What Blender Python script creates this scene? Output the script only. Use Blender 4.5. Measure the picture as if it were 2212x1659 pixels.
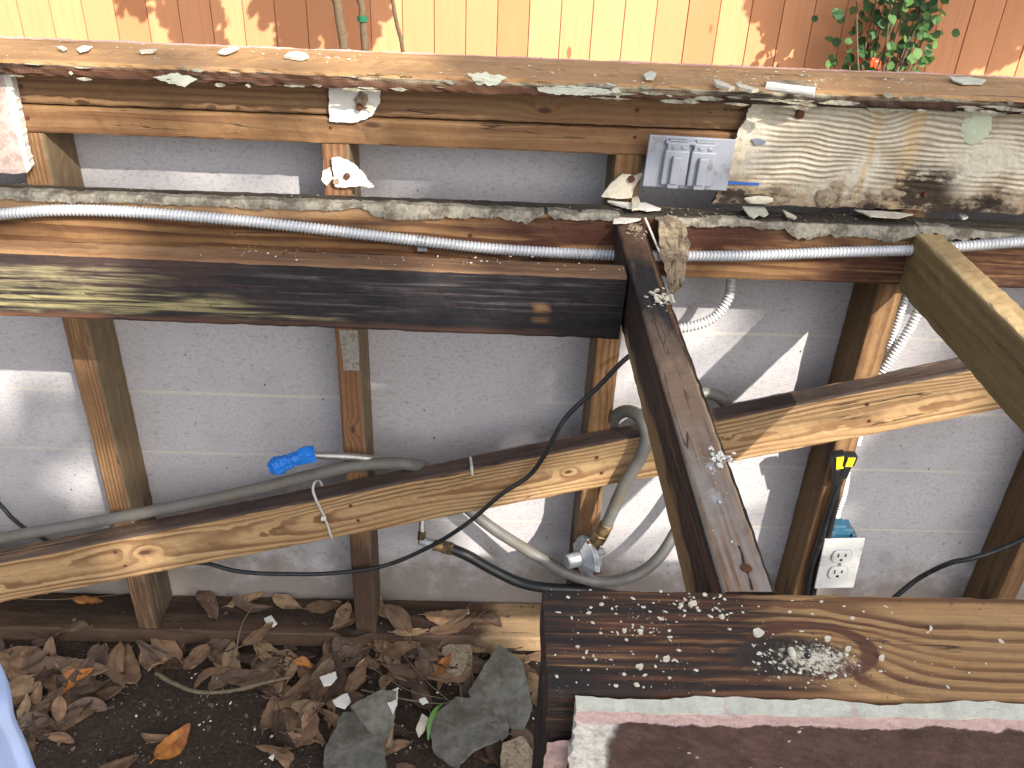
import bpy, bmesh, math, random
from mathutils import Vector, Matrix, noise, Euler
R=math.radians
S=bpy.context.scene
for o in list(bpy.data.objects): bpy.data.objects.remove(o)
COL=S.collection
# ------------------------------------------------------------ camera
CAM=dict(f=1946.99,pitch=31.6016,yaw=2.0318,roll=2.7121,pos=(.231,-1.2111,1.3467))
a,b,c=R(CAM['pitch']),R(CAM['yaw']),R(CAM['roll'])
FW=Vector((math.sin(b)*math.cos(a),math.cos(b)*math.cos(a),-math.sin(a)))
r_=Vector((math.cos(b),-math.sin(b),0)); u_=r_.cross(FW)
CR=r_*math.cos(c)+u_*math.sin(c); CU=-r_*math.sin(c)+u_*math.cos(c)
CP=Vector(CAM['pos'])
cd=bpy.data.cameras.new('camera'); co=bpy.data.objects.new('camera',cd); COL.objects.link(co)
cd.sensor_width=36; cd.lens=CAM['f']/2212*36; cd.clip_start=.02; cd.clip_end=200
m=Matrix((CR,CU,-FW)).transposed().to_4x4(); m.translation=CP; co.matrix_world=m
S.camera=co
S.render.resolution_x=1024; S.render.resolution_y=768
# ------------------------------------------------------------ light
SUN=Vector((.62,-1,.88)).normalized()
w=bpy.data.worlds.new('World'); S.world=w; w.use_nodes=True
nt=w.node_tree; nt.nodes.clear()
sk=nt.nodes.new('ShaderNodeTexSky'); sk.sky_type='NISHITA'; sk.sun_disc=False
sk.sun_elevation=math.asin(SUN.z); sk.sun_rotation=math.atan2(SUN.x,SUN.y); sk.air_density=1.0; sk.dust_density=2.5
bg=nt.nodes.new('ShaderNodeBackground'); bg.inputs[1].default_value=.15
ou=nt.nodes.new('ShaderNodeOutputWorld'); hs=nt.nodes.new('ShaderNodeHueSaturation'); hs.inputs['Saturation'].default_value=.45; nt.links.new(sk.outputs[0],hs.inputs['Color']); nt.links.new(hs.outputs[0],bg.inputs[0]); nt.links.new(bg.outputs[0],ou.inputs[0])
sd=bpy.data.lights.new('sun','SUN'); sd.energy=5.0; sd.angle=R(.55); sd.color=(1,.93,.82)
so=bpy.data.objects.new('sun',sd); COL.objects.link(so); so.rotation_euler=(-SUN).to_track_quat('-Z','Y').to_euler(); so.location=(3,-5,5)
S.view_settings.view_transform='Standard'; S.view_settings.look='None'; S.view_settings.exposure=.95; S.view_settings.gamma=1
S.render.engine='CYCLES'
# ------------------------------------------------------------ helpers
def at(px,py,Y=None,Z=None,X=None):
    "point of a known plane of the place that stands at this spot of the picture"
    d=FW+CR*((px-1106)/CAM['f'])-CU*((py-829.5)/CAM['f'])
    if Y is not None: t=(Y-CP.y)/d.y
    elif Z is not None: t=(Z-CP.z)/d.z
    else: t=(X-CP.x)/d.x
    return CP+d*t
def props(o,label=None,cat=None,group=None,kind=None):
    if label: o['label']=label
    if cat: o['category']=cat
    if group: o['group']=group
    if kind: o['kind']=kind
    return o
def empty(name,loc,label,cat,group=None):
    o=bpy.data.objects.new(name,None); COL.objects.link(o); o.location=loc; o.empty_display_size=.02
    bpy.context.view_layer.update()
    return props(o,label,cat,group)
def link(name,bm,mat,parent=None,smooth=False,mtx=None):
    me=bpy.data.meshes.new(name); bm.normal_update(); bm.to_mesh(me); bm.free()
    for mm in (mat if isinstance(mat,(list,tuple)) else [mat]): me.materials.append(mm)
    if smooth: me.polygons.foreach_set('use_smooth',[True]*len(me.polygons))
    o=bpy.data.objects.new(name,me); COL.objects.link(o)
    mw=mtx or Matrix()
    if parent is not None:
        o.parent=parent
        o.matrix_parent_inverse=Matrix.Translation(parent_loc(parent)).inverted() if parent.type=='EMPTY' else parent_mw(parent).inverted()
    o.matrix_basis=mw
    o['_w']=0; del o['_w']
    MW[o.name]=mw
    return o
MW={}
def parent_loc(p): return p.location
def parent_mw(p):
    return MW.get(p.name,Matrix())
def recentre(o):
    "put the origin of a top-level mesh at its base"
    me=o.data; vs=[v.co for v in me.vertices]
    c=Vector((sum(v.x for v in vs)/len(vs),sum(v.y for v in vs)/len(vs),min(v.z for v in vs)))
    me.transform(Matrix.Translation(-c)); o.matrix_basis=Matrix.Translation(c); MW[o.name]=o.matrix_basis.copy()
    return o
def frame(o,x,y):
    x=x.normalized(); z=x.cross(y).normalized(); y=z.cross(x)
    m=Matrix((x,y,z)).transposed().to_4x4(); m.translation=o; return m
def nz(v,s=1,k=0): return noise.noise(Vector(v)*s+Vector((k*7.3,k*3.1,k*11.7)))
def catmull(P,step):
    P=[Vector(p) for p in P]; P=[P[0]*2-P[1]]+P+[P[-1]*2-P[-2]]; out=[]
    for i in range(1,len(P)-2):
        L=(P[i+1]-P[i]).length; n=max(2,int(L/step))
        for k in range(n):
            t=k/n; p0,p1,p2,p3=P[i-1:i+3]
            out.append(.5*((2*p1)+(-p0+p2)*t+(2*p0-5*p1+4*p2-p3)*t*t+(-p0+3*p1-3*p2+p3)*t**3))
    out.append(P[-2]); return out
def resample(P,step):
    out=[P[0]]; acc=0
    for i in range(1,len(P)):
        d=(P[i]-P[i-1]); L=d.length; pos=0
        if L<1e-9: continue
        while acc+(L-pos)>=step:
            pos+=step-acc; acc=0; out.append(P[i-1]+d*(pos/L))
        acc+=L-pos
    return out
def tube(bm,P,rad,n=12,caps=True,helix=None):
    "rad: number or function(arc length, fraction, angle)"
    N=len(P); tan=[(P[min(i+1,N-1)]-P[max(i-1,0)]).normalized() for i in range(N)]
    up=Vector((0,0,1)) if abs(tan[0].z)<.9 else Vector((1,0,0))
    s=0; rings=[]
    u=(up-tan[0]*up.dot(tan[0])).normalized()
    for i in range(N):
        if i: s+=(P[i]-P[i-1]).length
        u=(u-tan[i]*u.dot(tan[i])).normalized(); v=tan[i].cross(u)
        ring=[]
        for k in range(n):
            A=2*math.pi*k/n
            rr=rad(s,i/(N-1),A) if callable(rad) else rad
            ring.append(bm.verts.new(P[i]+(u*math.cos(A)+v*math.sin(A))*rr))
        rings.append(ring)
    for i in range(N-1):
        for k in range(n):
            bm.faces.new((rings[i][k],rings[i][(k+1)%n],rings[i+1][(k+1)%n],rings[i+1][k]))
    if caps:
        bm.faces.new(rings[0][::-1]); bm.faces.new(rings[-1])
    return bm
def box(bm,lo,hi,mtx=None,bev=0):
    t=bmesh.new(); bmesh.ops.create_cube(t,size=1)
    lo,hi=Vector(lo),Vector(hi)
    for v in t.verts: v.co=Vector([(lo[i]+hi[i])/2+v.co[i]*(hi[i]-lo[i]) for i in range(3)])
    if bev: bmesh.ops.bevel(t,geom=list(t.edges),offset=bev,segments=2,affect='EDGES',profile=.5)
    if mtx: t.transform(mtx)
    me=bpy.data.meshes.new('t'); t.to_mesh(me); t.free(); bm.from_mesh(me); bpy.data.meshes.remove(me); return bm
def slab(bm,pts,th,jag=.0,rng=None,step=.004,curl=0,seed=0):
    """a broken flat piece: outline pts (in order), th = thickness vector away from the face"""
    rng=rng or random.Random(seed); pts=[Vector(p) for p in pts]; out=[]
    n=len(pts); th=Vector(th); c=sum(pts,Vector())/n
    for i in range(n):
        p,q=pts[i],pts[(i+1)%n]; L=(q-p).length; k=max(1,int(L/step)); e=(q-p).normalized() if L>0 else Vector((1,0,0))
        nrm=e.cross(th.normalized())
        for j in range(k):
            s=p+(q-p)*(j/k); d=nz(s,140,seed)*.6+nz(s,420,seed)*.4
            out.append(s+nrm*(jag*d*1.6 if (j or jag) else 0))
    R_=max((p-c).length for p in out)
    def cu(p): 
        f=((p-c).length/R_)**2
        return p-th.normalized()*(curl*f+ (abs(curl)*.3+jag*.3)*nz(p,60,seed+3))
    # rings towards the centre so the surface can undulate
    ring0=[bm.verts.new(cu(p)) for p in out]; N=len(out)
    rings=[ring0]
    for f in (.72,.4,.12):
        rings.append([bm.verts.new(cu(c+(p-c)*f)+th.normalized()*(jag*.35*nz(p*f,90,seed+5))) for p in out])
    for r0,r1 in zip(rings,rings[1:]):
        for k in range(N): bm.faces.new((r0[k],r0[(k+1)%N],r1[(k+1)%N],r1[k]))
    bm.faces.new(rings[-1])
    back=[bm.verts.new(v.co+th*(1+.25*nz(v.co,200,seed))+ (c-v.co)*.02) for v in ring0]
    for k in range(N): bm.faces.new((ring0[k],back[k],back[(k+1)%N],ring0[(k+1)%N]))
    bm.faces.new(back[::-1])
    bmesh.ops.recalc_face_normals(bm,faces=bm.faces)
    return bm
# ------------------------------------------------------------ materials
class NT:
    def __init__(s,name):
        s.m=bpy.data.materials.new(name); s.m.use_nodes=True; s.t=s.m.node_tree; s.t.nodes.clear()
        s.out=s.t.nodes.new('ShaderNodeOutputMaterial'); s.b=s.t.nodes.new('ShaderNodeBsdfPrincipled'); s.t.links.new(s.b.outputs[0],s.out.inputs[0])
        s._c=None
    def n(s,typ,**k):
        x=s.t.nodes.new(typ)
        for a,v in k.items(): setattr(x,a,v)
        return x
    def set(s,sock,v):
        if isinstance(v,(int,float)): sock.default_value=v
        elif isinstance(v,(tuple,list)): sock.default_value=tuple(v) if len(v)==len(sock.default_value) else tuple(v)+(1,)
        else: s.t.links.new(v,sock)
    def M(s,op,a,b=0,c=0,clamp=False):
        x=s.n('ShaderNodeMath',operation=op,use_clamp=clamp)
        for i,v in enumerate((a,b,c)): s.set(x.inputs[i],v)
        return x.outputs[0]
    def VM(s,op,a,b=(0,0,0)):
        x=s.n('ShaderNodeVectorMath',operation=op); s.set(x.inputs[0],a); s.set(x.inputs[1],b); return x.outputs[0]
    def co(s):
        if not s._c: s._c=s.n('ShaderNodeTexCoord').outputs['Object']
        return s._c
    def xyz(s,v=None):
        x=s.n('ShaderNodeSeparateXYZ'); s.set(x.inputs[0],v or s.co()); return x.outputs
    def comb(s,x,y,z):
        c=s.n('ShaderNodeCombineXYZ'); [s.set(c.inputs[i],v) for i,v in enumerate((x,y,z))]; return c.outputs[0]
    def noise(s,vec=None,scale=(1,1,1),off=(0,0,0),sc=1,detail=3,rough=.55,dist=0):
        v=s.VM('MULTIPLY',vec or s.co(),scale); v=s.VM('ADD',v,off)
        x=s.n('ShaderNodeTexNoise'); s.set(x.inputs['Vector'],v); s.set(x.inputs['Scale'],sc); s.set(x.inputs['Detail'],detail); s.set(x.inputs['Roughness'],rough); s.set(x.inputs['Distortion'],dist)
        return x.outputs[0]
    def vor(s,vec=None,scale=(1,1,1),off=(0,0,0),sc=1,feature='F1'):
        v=s.VM('MULTIPLY',vec or s.co(),scale); v=s.VM('ADD',v,off)
        x=s.n('ShaderNodeTexVoronoi',feature=feature); s.set(x.inputs['Vector'],v); s.set(x.inputs['Scale'],sc); return x
    def rng(s,v,a,b,c=0,d=1):
        x=s.n('ShaderNodeMapRange'); x.interpolation_type='SMOOTHSTEP'
        s.set(x.inputs[0],v); s.set(x.inputs[1],a); s.set(x.inputs[2],b); s.set(x.inputs[3],c); s.set(x.inputs[4],d); return x.outputs[0]
    def mix(s,f,a,b,mode='MIX'):
        x=s.n('ShaderNodeMix',data_type='RGBA',blend_type=mode); s.set(x.inputs[0],f); s.set(x.inputs[6],a); s.set(x.inputs[7],b); return x.outputs[2]
    def bump(s,h,st=.3,d=.001):
        x=s.n('ShaderNodeBump'); s.set(x.inputs['Strength'],st); s.set(x.inputs['Distance'],d); s.set(x.inputs['Height'],h); s.set(s.b.inputs['Normal'],x.outputs[0])
    def fin(s,col,rough=.7,metal=0,spec=None):
        s.set(s.b.inputs['Base Color'],col); s.set(s.b.inputs['Roughness'],rough); s.set(s.b.inputs['Metallic'],metal)
        if spec is not None: s.set(s.b.inputs['Specular IOR Level'],spec)
        return s.m
def wood(name,early=(.40,.235,.11),late=(.15,.065,.028),stain=(.035,.022,.017),amount=.35,seed=0,pith=(.03,-.07),ring=.0055,ovals=(),spots=(),
         contrast=.75,warp=.010,knots=(),marks=(),dust=0,tilt=.0,stain_scale=(2.2,14,14)):
    """grain in the timber's own coordinates; knots=(x,y,z,size,ax) ; marks=(x0,x1,z0,z1,colour,density,soft)"""
    mu=lambda c:(c[0]*.76,c[1]*.81,c[2]*.84)
    early=mu(early)
    t=NT(name); x,y,z=t.xyz(); off=(seed*3.7,seed*1.9,seed*5.3)
    w1=t.M('MULTIPLY',t.M('SUBTRACT',t.noise(scale=(2.0,9,9),off=off,detail=2),.5),warp*3.2)
    w2=t.M('MULTIPLY',t.M('SUBTRACT',t.noise(scale=(1.6,7,7),off=(off[1],off[2]+9,off[0]),detail=2),.5),warp*3.2)
    yy=t.M('ADD',t.M('SUBTRACT',y,pith[0]),w1); zz=t.M('ADD',t.M('SUBTRACT',z,pith[1]),w2)
    zz=t.M('ADD',zz,t.M('MULTIPLY',x,tilt))
    r=t.M('SQRT',t.M('ADD',t.M('MULTIPLY',yy,yy),t.M('MULTIPLY',zz,zz)))
    kd=0
    for (kx,ky,kz,ks,ka,*kr) in knots:
        kyr,kzr=kr if kr else (2.5,1)
        dx=t.M('DIVIDE',t.M('SUBTRACT',x,kx),ks*ka); dy=t.M('DIVIDE',t.M('SUBTRACT',y,ky),ks*kyr); dz=t.M('DIVIDE',t.M('SUBTRACT',z,kz),ks*kzr)
        d2=t.M('ADD',t.M('ADD',t.M('MULTIPLY',dx,dx),t.M('MULTIPLY',dy,dy)),t.M('MULTIPLY',dz,dz))
        g=t.M('EXPONENT',t.M('MULTIPLY',d2,-1))
        r=t.M('ADD',r,t.M('MULTIPLY',g,ks*1.1))
        kk=t.rng(t.M('ADD',d2,t.M('MULTIPLY',t.noise(sc=60,off=off),.25)),.38,.12)
        kd=kk if kd==0 else t.M('MAXIMUM',kd,kk)
    sp=t.M('DIVIDE',r,ring); fr=t.M('FRACT',t.M('ADD',sp,t.M('MULTIPLY',t.noise(scale=(12,120,120),off=off,detail=2),.28)))
    up=t.rng(fr,.30,.74); dn=t.rng(fr,1.0,.93); band=t.M('MULTIPLY',up,dn)
    vary=t.rng(t.noise(scale=(3,30,30),off=(off[2],off[0],off[1]),detail=2),.3,.6,.45,1)
    band=t.M('MULTIPLY',t.M('MULTIPLY',band,vary),contrast)
    col=t.mix(band,early,late)
    fib=t.noise(scale=(14,420,420),off=off,detail=4,rough=.65)
    fib2=t.noise(scale=(5,60,60),off=off,detail=3)
    col=t.mix(t.rng(fib,.30,.72,.42,0),col,(early[0]*.42,early[1]*.36,early[2]*.34))
    col=t.mix(t.rng(fib2,.35,.72,.0,.38),col,(early[0]*.62,early[1]*.5,early[2]*.42))
    if knots: col=t.mix(t.M('MULTIPLY',kd,.9),col,(.05,.022,.014))
    sn=t.noise(scale=stain_scale,off=(off[1],off[0],off[2]+4),detail=5,rough=.62)
    th=.72-.42*amount
    sm=t.rng(sn,th-.04,th+.13); sm=t.M('MULTIPLY',sm,t.rng(t.noise(scale=(18,260,260),off=off,detail=3),.25,.6,.62,.97))
    if amount>0: col=t.mix(sm,col,stain)
    blot=t.noise(sc=22,off=off,detail=5,rough=.7)
    col=t.mix(t.rng(blot,.55,.8,0,.35),col,stain)
    for (x0,x1,z0,z1,mc,dens,soft) in marks:
        jx=t.M('ADD',x,t.M('MULTIPLY',t.M('SUBTRACT',t.noise(scale=(12,40,40),off=off,detail=4),.5),soft*2.2))
        jz=t.M('ADD',z,t.M('MULTIPLY',t.M('SUBTRACT',t.noise(scale=(16,60,60),off=(3,off[1],5),detail=4),.5),min(soft,abs(z1-z0)*.7+.004)*1.4))
        sz=min(soft,.012)
        mk=t.M('MULTIPLY',t.M('MULTIPLY',t.rng(jx,x0-soft*.5,x0+soft*.5),t.rng(jx,x1+soft*.5,x1-soft*.5)),t.M('MULTIPLY',t.rng(jz,z0-sz*.5,z0+sz*.5),t.rng(jz,z1+sz*.5,z1-sz*.5)))
        mk=t.M('MULTIPLY',mk,t.rng(t.noise(scale=(7,190,190),off=(off[0],8,2),detail=4),.62-dens*.5,.85-dens*.5,0,.95))
        col=t.mix(mk,col,mc)
    for (ox,oy,rx,ry,wd,oc,dens) in ovals:
        wx=t.M('MULTIPLY',t.M('SUBTRACT',t.noise(sc=11,off=(ox*9,3,off[0]),detail=3),.5),.5)
        ex=t.M('DIVIDE',t.M('SUBTRACT',x,ox),rx); ey=t.M('DIVIDE',t.M('SUBTRACT',y,oy),ry)
        rr=t.M('ADD',t.M('SQRT',t.M('ADD',t.M('MULTIPLY',ex,ex),t.M('MULTIPLY',ey,ey))),wx)
        if wd<=0: mk=t.rng(rr,1.15,.75,0,dens)
        else: mk=t.rng(t.M('ABSOLUTE',t.M('SUBTRACT',rr,1)),wd*1.1,wd*.6,0,dens)
        col=t.mix(mk,col,oc)
    for (ox,oy,rx,ry,oc) in spots:
        ex=t.M('DIVIDE',t.M('SUBTRACT',x,ox),rx); ey=t.M('DIVIDE',t.M('SUBTRACT',y,oy),ry)
        rr=t.M('SQRT',t.M('ADD',t.M('MULTIPLY',ex,ex),t.M('MULTIPLY',ey,ey)))
        nn=t.noise(sc=330,off=(ox,3,9),detail=5,rough=.8)
        col=t.mix(t.rng(t.M('SUBTRACT',nn,t.M('MULTIPLY',rr,.20)),.28,.50,0,.95),col,oc)
    ck=t.noise(scale=(2.2,75,75),off=(off[2]+3,off[1],off[0]),detail=2,rough=.4); ckm=t.M('MULTIPLY',t.rng(t.M('ABSOLUTE',t.M('SUBTRACT',ck,.5)),.012,.003),t.rng(t.noise(scale=(4,25,25),off=(off[0],9,off[2]),detail=2),.52,.62))
    col=t.mix(t.M('MULTIPLY',ckm,.8),col,(.022,.013,.009))
    vs=t.vor(scale=(1,1,1),sc=120,off=off); spk=t.M('MULTIPLY',t.rng(vs.outputs['Distance'],.16,.08),t.rng(t.noise(sc=30,off=off,detail=2),.48,.60,0,.75))
    col=t.mix(spk,col,(.035,.022,.016))
    dirt=t.noise(sc=70,off=(off[1],off[2],off[0]),detail=6,rough=.75); col=t.mix(t.rng(dirt,.52,.75,0,.45),col,(.075,.052,.038))
    # crumbs of pale mortar dust
    v=t.vor(sc=430,off=off); dm=t.M('MULTIPLY',t.rng(v.outputs['Distance'],.20,.12),t.rng(t.noise(sc=40,off=off,detail=4),.58-.16*dust,.80-.16*dust,0,.6))
    if dust>0: col=t.mix(dm,col,(.55,.50,.42))
    t.bump(t.M('ADD',t.M('ADD',t.M('MULTIPLY',ckm,-1.2),t.M('MULTIPLY',fib,.6)),t.M('ADD',t.M('MULTIPLY',band,-.25),t.M('MULTIPLY',blot,.5))),.55,.0012)
    return t.fin(col,t.rng(fib2,.3,.7,.62,.85),spec=.3)
def plain(name,col,rough=.5,metal=0,var=.25,sc=40,bump=.15,dirt=None,dirt_amt=.4,spec=None,bd=.001):
    t=NT(name); n1=t.noise(sc=sc,detail=5,rough=.65); n2=t.noise(sc=sc*.2,detail=3,off=(4,2,9))
    c=t.mix(t.rng(n1,.3,.72,0,var),col,tuple(q*.45 for q in col))
    if dirt: c=t.mix(t.rng(t.noise(sc=sc*.35,detail=6,rough=.75,off=(1,7,3)),.62-.25*dirt_amt,.74-.15*dirt_amt,0,.9),c,dirt)
    t.bump(n1,bump,bd); return t.fin(c,t.rng(n2,.3,.7,rough*.85,min(1,rough*1.15)),metal,spec)
M={}
M['conduit']=plain('galvanised steel',(.60,.61,.63),.5,.25,.2,60,.05)
M['steel']=plain('braided steel',(.55,.53,.5),.35,.9,.3,90,.1)
M['zinc']=plain('zinc fitting',(.36,.38,.40),.55,.4,.4,70,.3,dirt=(.12,.10,.08),dirt_amt=.5)
M['brass']=plain('aged brass',(.30,.20,.09),.55,.6,.5,80,.3,dirt=(.06,.045,.03),dirt_amt=.7)
M['rubber']=plain('grey gas hose rubber',(.135,.132,.122),.55,0,.4,50,.15,dirt=(.12,.10,.075),dirt_amt=.6)
M['black']=plain('black cable sheath',(.014,.015,.017),.42,0,.3,60,.1,dirt=(.06,.055,.05),dirt_amt=.3)
M['blackhose']=plain('black hose rubber',(.012,.013,.015),.38,0,.3,60,.1)
M['grey']=plain('grey painted metal cover',(.30,.315,.365),.5,0,.25,50,.08,dirt=(.17,.15,.13),dirt_amt=.35)
M['white']=plain('white plastic wallplate',(.56,.56,.54),.4,0,.15,50,.05,dirt=(.20,.17,.13),dirt_amt=.35)
M['dark']=plain('dark slot',(.01,.01,.01),.7)
M['bluebox']=plain('blue plastic electrical box',(.03,.12,.20),.5,0,.4,60,.2,dirt=(.12,.06,.03),dirt_amt=.5)
M['yellow']=plain('yellow tag',(.8,.66,.02),.5,0,.1)
M['tape']=plain('blue painter tape',(.01,.17,.62),.55,0,.35,130,.4,bd=.002)
M['tie']=plain('nylon cable tie',(.50,.49,.44),.45,0,.2,60,.1,dirt=(.15,.12,.09),dirt_amt=.4)
M['chip']=plain('cream paint and board chip',(.60,.55,.44),.85,0,.3,120,.5,dirt=(.33,.28,.20),dirt_amt=.35)
M['chipwhite']=plain('white board face',(.66,.64,.59),.8,0,.12,160,.3,dirt=(.42,.36,.28),dirt_amt=.12)
M['chipgrey']=plain('weathered grey board core',(.30,.275,.22),.95,0,.85,110,.8,dirt=(.075,.06,.045),dirt_amt=.8,bd=.002)
M['slate']=plain('grey cement tile',(.165,.16,.135),.85,0,.9,45,.6,dirt=(.07,.055,.04),dirt_amt=.75,bd=.002)
M['mortar']=plain('sandy mortar lump',(.36,.28,.19),.95,0,.7,170,1,dirt=(.09,.07,.05),dirt_amt=.5,bd=.004)
M['rust']=plain('rusty screw',(.13,.045,.02),.8,.3,.7,300,.8)
M['cloth']=plain('pale blue cloth',(.36,.44,.66),.9,0,.06,500,.25)
# back panel of cement board
t=NT('cement backer board'); x,y,z=t.xyz()
n1=t.noise(sc=170,detail=5,rough=.7,scale=(1,1,1.4)); n2=t.noise(sc=9,detail=4,rough=.6); n3=t.noise(sc=2.2,detail=2)
c=t.mix(t.rng(n1,.46,.68,0,.8),(.42,.408,.425),(.285,.275,.29))
c=t.mix(t.rng(n2,.42,.72,0,.45),c,(.33,.32,.335))
n4=t.noise(scale=(1,1,2.2),sc=85,detail=3,off=(5,5,5)); c=t.mix(t.rng(n4,.55,.72,0,.35),c,(.20,.19,.20))
v=t.vor(sc=55,scale=(1,1,.7)); c=t.mix(t.M('MULTIPLY',t.rng(v.outputs['Distance'],.10,.06),t.rng(t.noise(sc=17,detail=1),.55,.62)),c,(.06,.045,.035))
for zz,th in ((.655,.0022),(.51,.0028),(.385,.002),(.245,.002)):
    dz=t.M('ABSOLUTE',t.M('SUBTRACT',t.M('ADD',z,t.M('MULTIPLY',t.noise(scale=(3,1,1),off=(zz*9,0,0),detail=1),.006)),zz+.003))
    c=t.mix(t.M('MULTIPLY',t.rng(dz,th*1.4,th*.8),t.rng(t.noise(scale=(2.2,1,1),off=(zz*31,3,0),detail=4),.38,.52,0,.5)),c,(.55,.53,.40))
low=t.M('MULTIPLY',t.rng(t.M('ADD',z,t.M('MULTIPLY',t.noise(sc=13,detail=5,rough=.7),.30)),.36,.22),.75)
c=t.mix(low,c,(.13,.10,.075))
t.bump(n1,.12,.0006); M['panel']=t.fin(c,.9,spec=.2)
# soil
t=NT('dark soil'); n1=t.noise(sc=120,detail=8,rough=.8); n2=t.noise(sc=12,detail=4)
c=t.mix(t.rng(n1,.35,.7),(.030,.022,.017),(.085,.062,.047)); c=t.mix(t.rng(n2,.4,.7,0,.6),c,(.045,.030,.022))
v=t.vor(sc=160); c=t.mix(t.M('MULTIPLY',t.rng(v.outputs['Distance'],.20,.12),t.rng(t.noise(sc=40,detail=2),.56,.64,0,.8)),c,(.45,.42,.38))
t.bump(n1,.9,.006); M['soil']=t.fin(c,.95,spec=.15)
# fence stain
t=NT('orange stained cedar'); x,y,z=t.xyz()
bi=t.M('FLOOR',t.M('DIVIDE',t.M('SUBTRACT',x,.658-.139*40),.139)); wn=t.n('ShaderNodeTexWhiteNoise',noise_dimensions='1D'); t.set(wn.inputs['W'],bi)
g=t.noise(scale=(60,1,3),detail=4); g2=t.noise(scale=(260,1,6),detail=3); g3=t.noise(scale=(7,1,2.5),detail=3,off=(3,0,1))
c=t.mix(wn.outputs[0],(.79,.37,.185),(.50,.205,.09)); c=t.mix(t.rng(g,.4,.75,0,.35),c,(.55,.23,.10)); c=t.mix(t.rng(g2,.4,.75,0,.2),c,(.5,.22,.10))
c=t.mix(t.rng(g3,.55,.8,0,.4),c,(.50,.32,.16))
kv=t.vor(scale=(5.5,1,2.1),off=(2,0,5)); c=t.mix(t.rng(kv.outputs['Distance'],.075,.045,0,.8),c,(.22,.08,.035))
t.bump(g2,.2,.001); M['fence']=t.fin(c,.65,spec=.3)
def leafmat(name,c1,c2,tr=0,sc=30):
    t=NT(name); inf=t.n('ShaderNodeObjectInfo'); n1=t.noise(sc=sc,detail=5,rough=.7); 
    c=t.mix(t.rng(n1,.3,.7),c1,c2); rn=t.rng(inf.outputs['Random'],0,1,.55,1.25)
    hs=t.n('ShaderNodeHueSaturation'); t.set(hs.inputs['Value'],rn); t.set(hs.inputs['Color'],c); c=hs.outputs[0]
    v=t.vor(sc=sc*7); c=t.mix(t.rng(v.outputs['Distance'],.2,.1,0,.5),c,tuple(q*.3 for q in c1))
    t.bump(n1,.5,.002); return t.fin(c,.62,spec=.35)
M['leafdry']=leafmat('dry brown leaf',(.22,.135,.078),(.125,.075,.046))
M['leafdry_bits']=leafmat('broken leaf bits',(.13,.082,.05),(.06,.04,.028),sc=25)
M['leafdark']=leafmat('dark wet leaf',(.12,.075,.052),(.065,.042,.03))
M['leafgold']=leafmat('orange dry leaf',(.38,.15,.03),(.15,.055,.02))
M['leaftan']=leafmat('tan dry leaf',(.30,.205,.12),(.18,.115,.065))
t=NT('green leaf'); c=t.mix(t.rng(t.noise(sc=9,detail=2),.35,.65),(.018,.060,.020),(.07,.15,.035)); M['green']=t.fin(c,.6,spec=.3)
M['bark']=plain('grey brown bark',(.15,.105,.06),.9,0,.6,60,.9,bd=.004)
M['twig']=plain('dry twig',(.14,.11,.07),.9,0,.6,90,.8)
M['blade']=plain('green grass blade',(.06,.16,.02),.5,0,.3)
M['orange']=plain('orange red plastic',(.85,.09,.02),.45,0,.1)
# painted near panel
t=NT('brown painted cement board'); x,y,z=t.xyz()
e=t.M('MULTIPLY',t.M('SUBTRACT',t.noise(sc=38,detail=6,rough=.65),.5),.018)
e2=t.M('MULTIPLY',t.M('SUBTRACT',t.noise(sc=14,detail=4,rough=.6),.5),.03)
zn=t.M('ADD',z,e); n1=t.noise(sc=240,detail=6,rough=.7); n2=t.noise(sc=50,detail=5,rough=.7); nr=t.noise(sc=130,detail=6,rough=.7)
brown=t.mix(t.rng(n2,.35,.7),(.095,.055,.045),(.055,.033,.028)); pink=t.mix(t.rng(n1,.4,.7,0,.5),(.52,.37,.35),(.33,.22,.21))
white=t.mix(t.rng(nr,.42,.66,0,.75),(.62,.59,.54),(.32,.28,.24))
v=t.vor(sc=130); brown=t.mix(t.M('MULTIPLY',t.rng(v.outputs['Distance'],.20,.12),t.rng(t.noise(sc=30,detail=2),.60,.66)),brown,(.45,.42,.40))
PZ=.881
leftm=t.rng(t.M('ADD',x,e2),.322,.316); pinkm=t.rng(zn,PZ-.001,PZ+.001)
c=t.mix(leftm,brown,white); c=t.mix(pinkm,c,pink); topm=t.rng(z,.8905,.8912)
c=t.mix(topm,c,t.mix(t.rng(n2,.4,.7,0,.6),(.56,.55,.46),(.40,.38,.31)))
h=t.M('ADD',t.M('MULTIPLY',t.M('MAXIMUM',leftm,pinkm),-1.2),t.M('ADD',t.M('MULTIPLY',n2,.8),t.M('MULTIPLY',nr,.4)))
t.bump(h,.9,.003); M['brownpanel']=t.fin(c,.8,spec=.25)
M['pinkres']=plain('pink mortar residue',(.42,.29,.27),.9,0,.6,110,.7,dirt=(.12,.09,.08),dirt_amt=.5,bd=.002)
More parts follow.
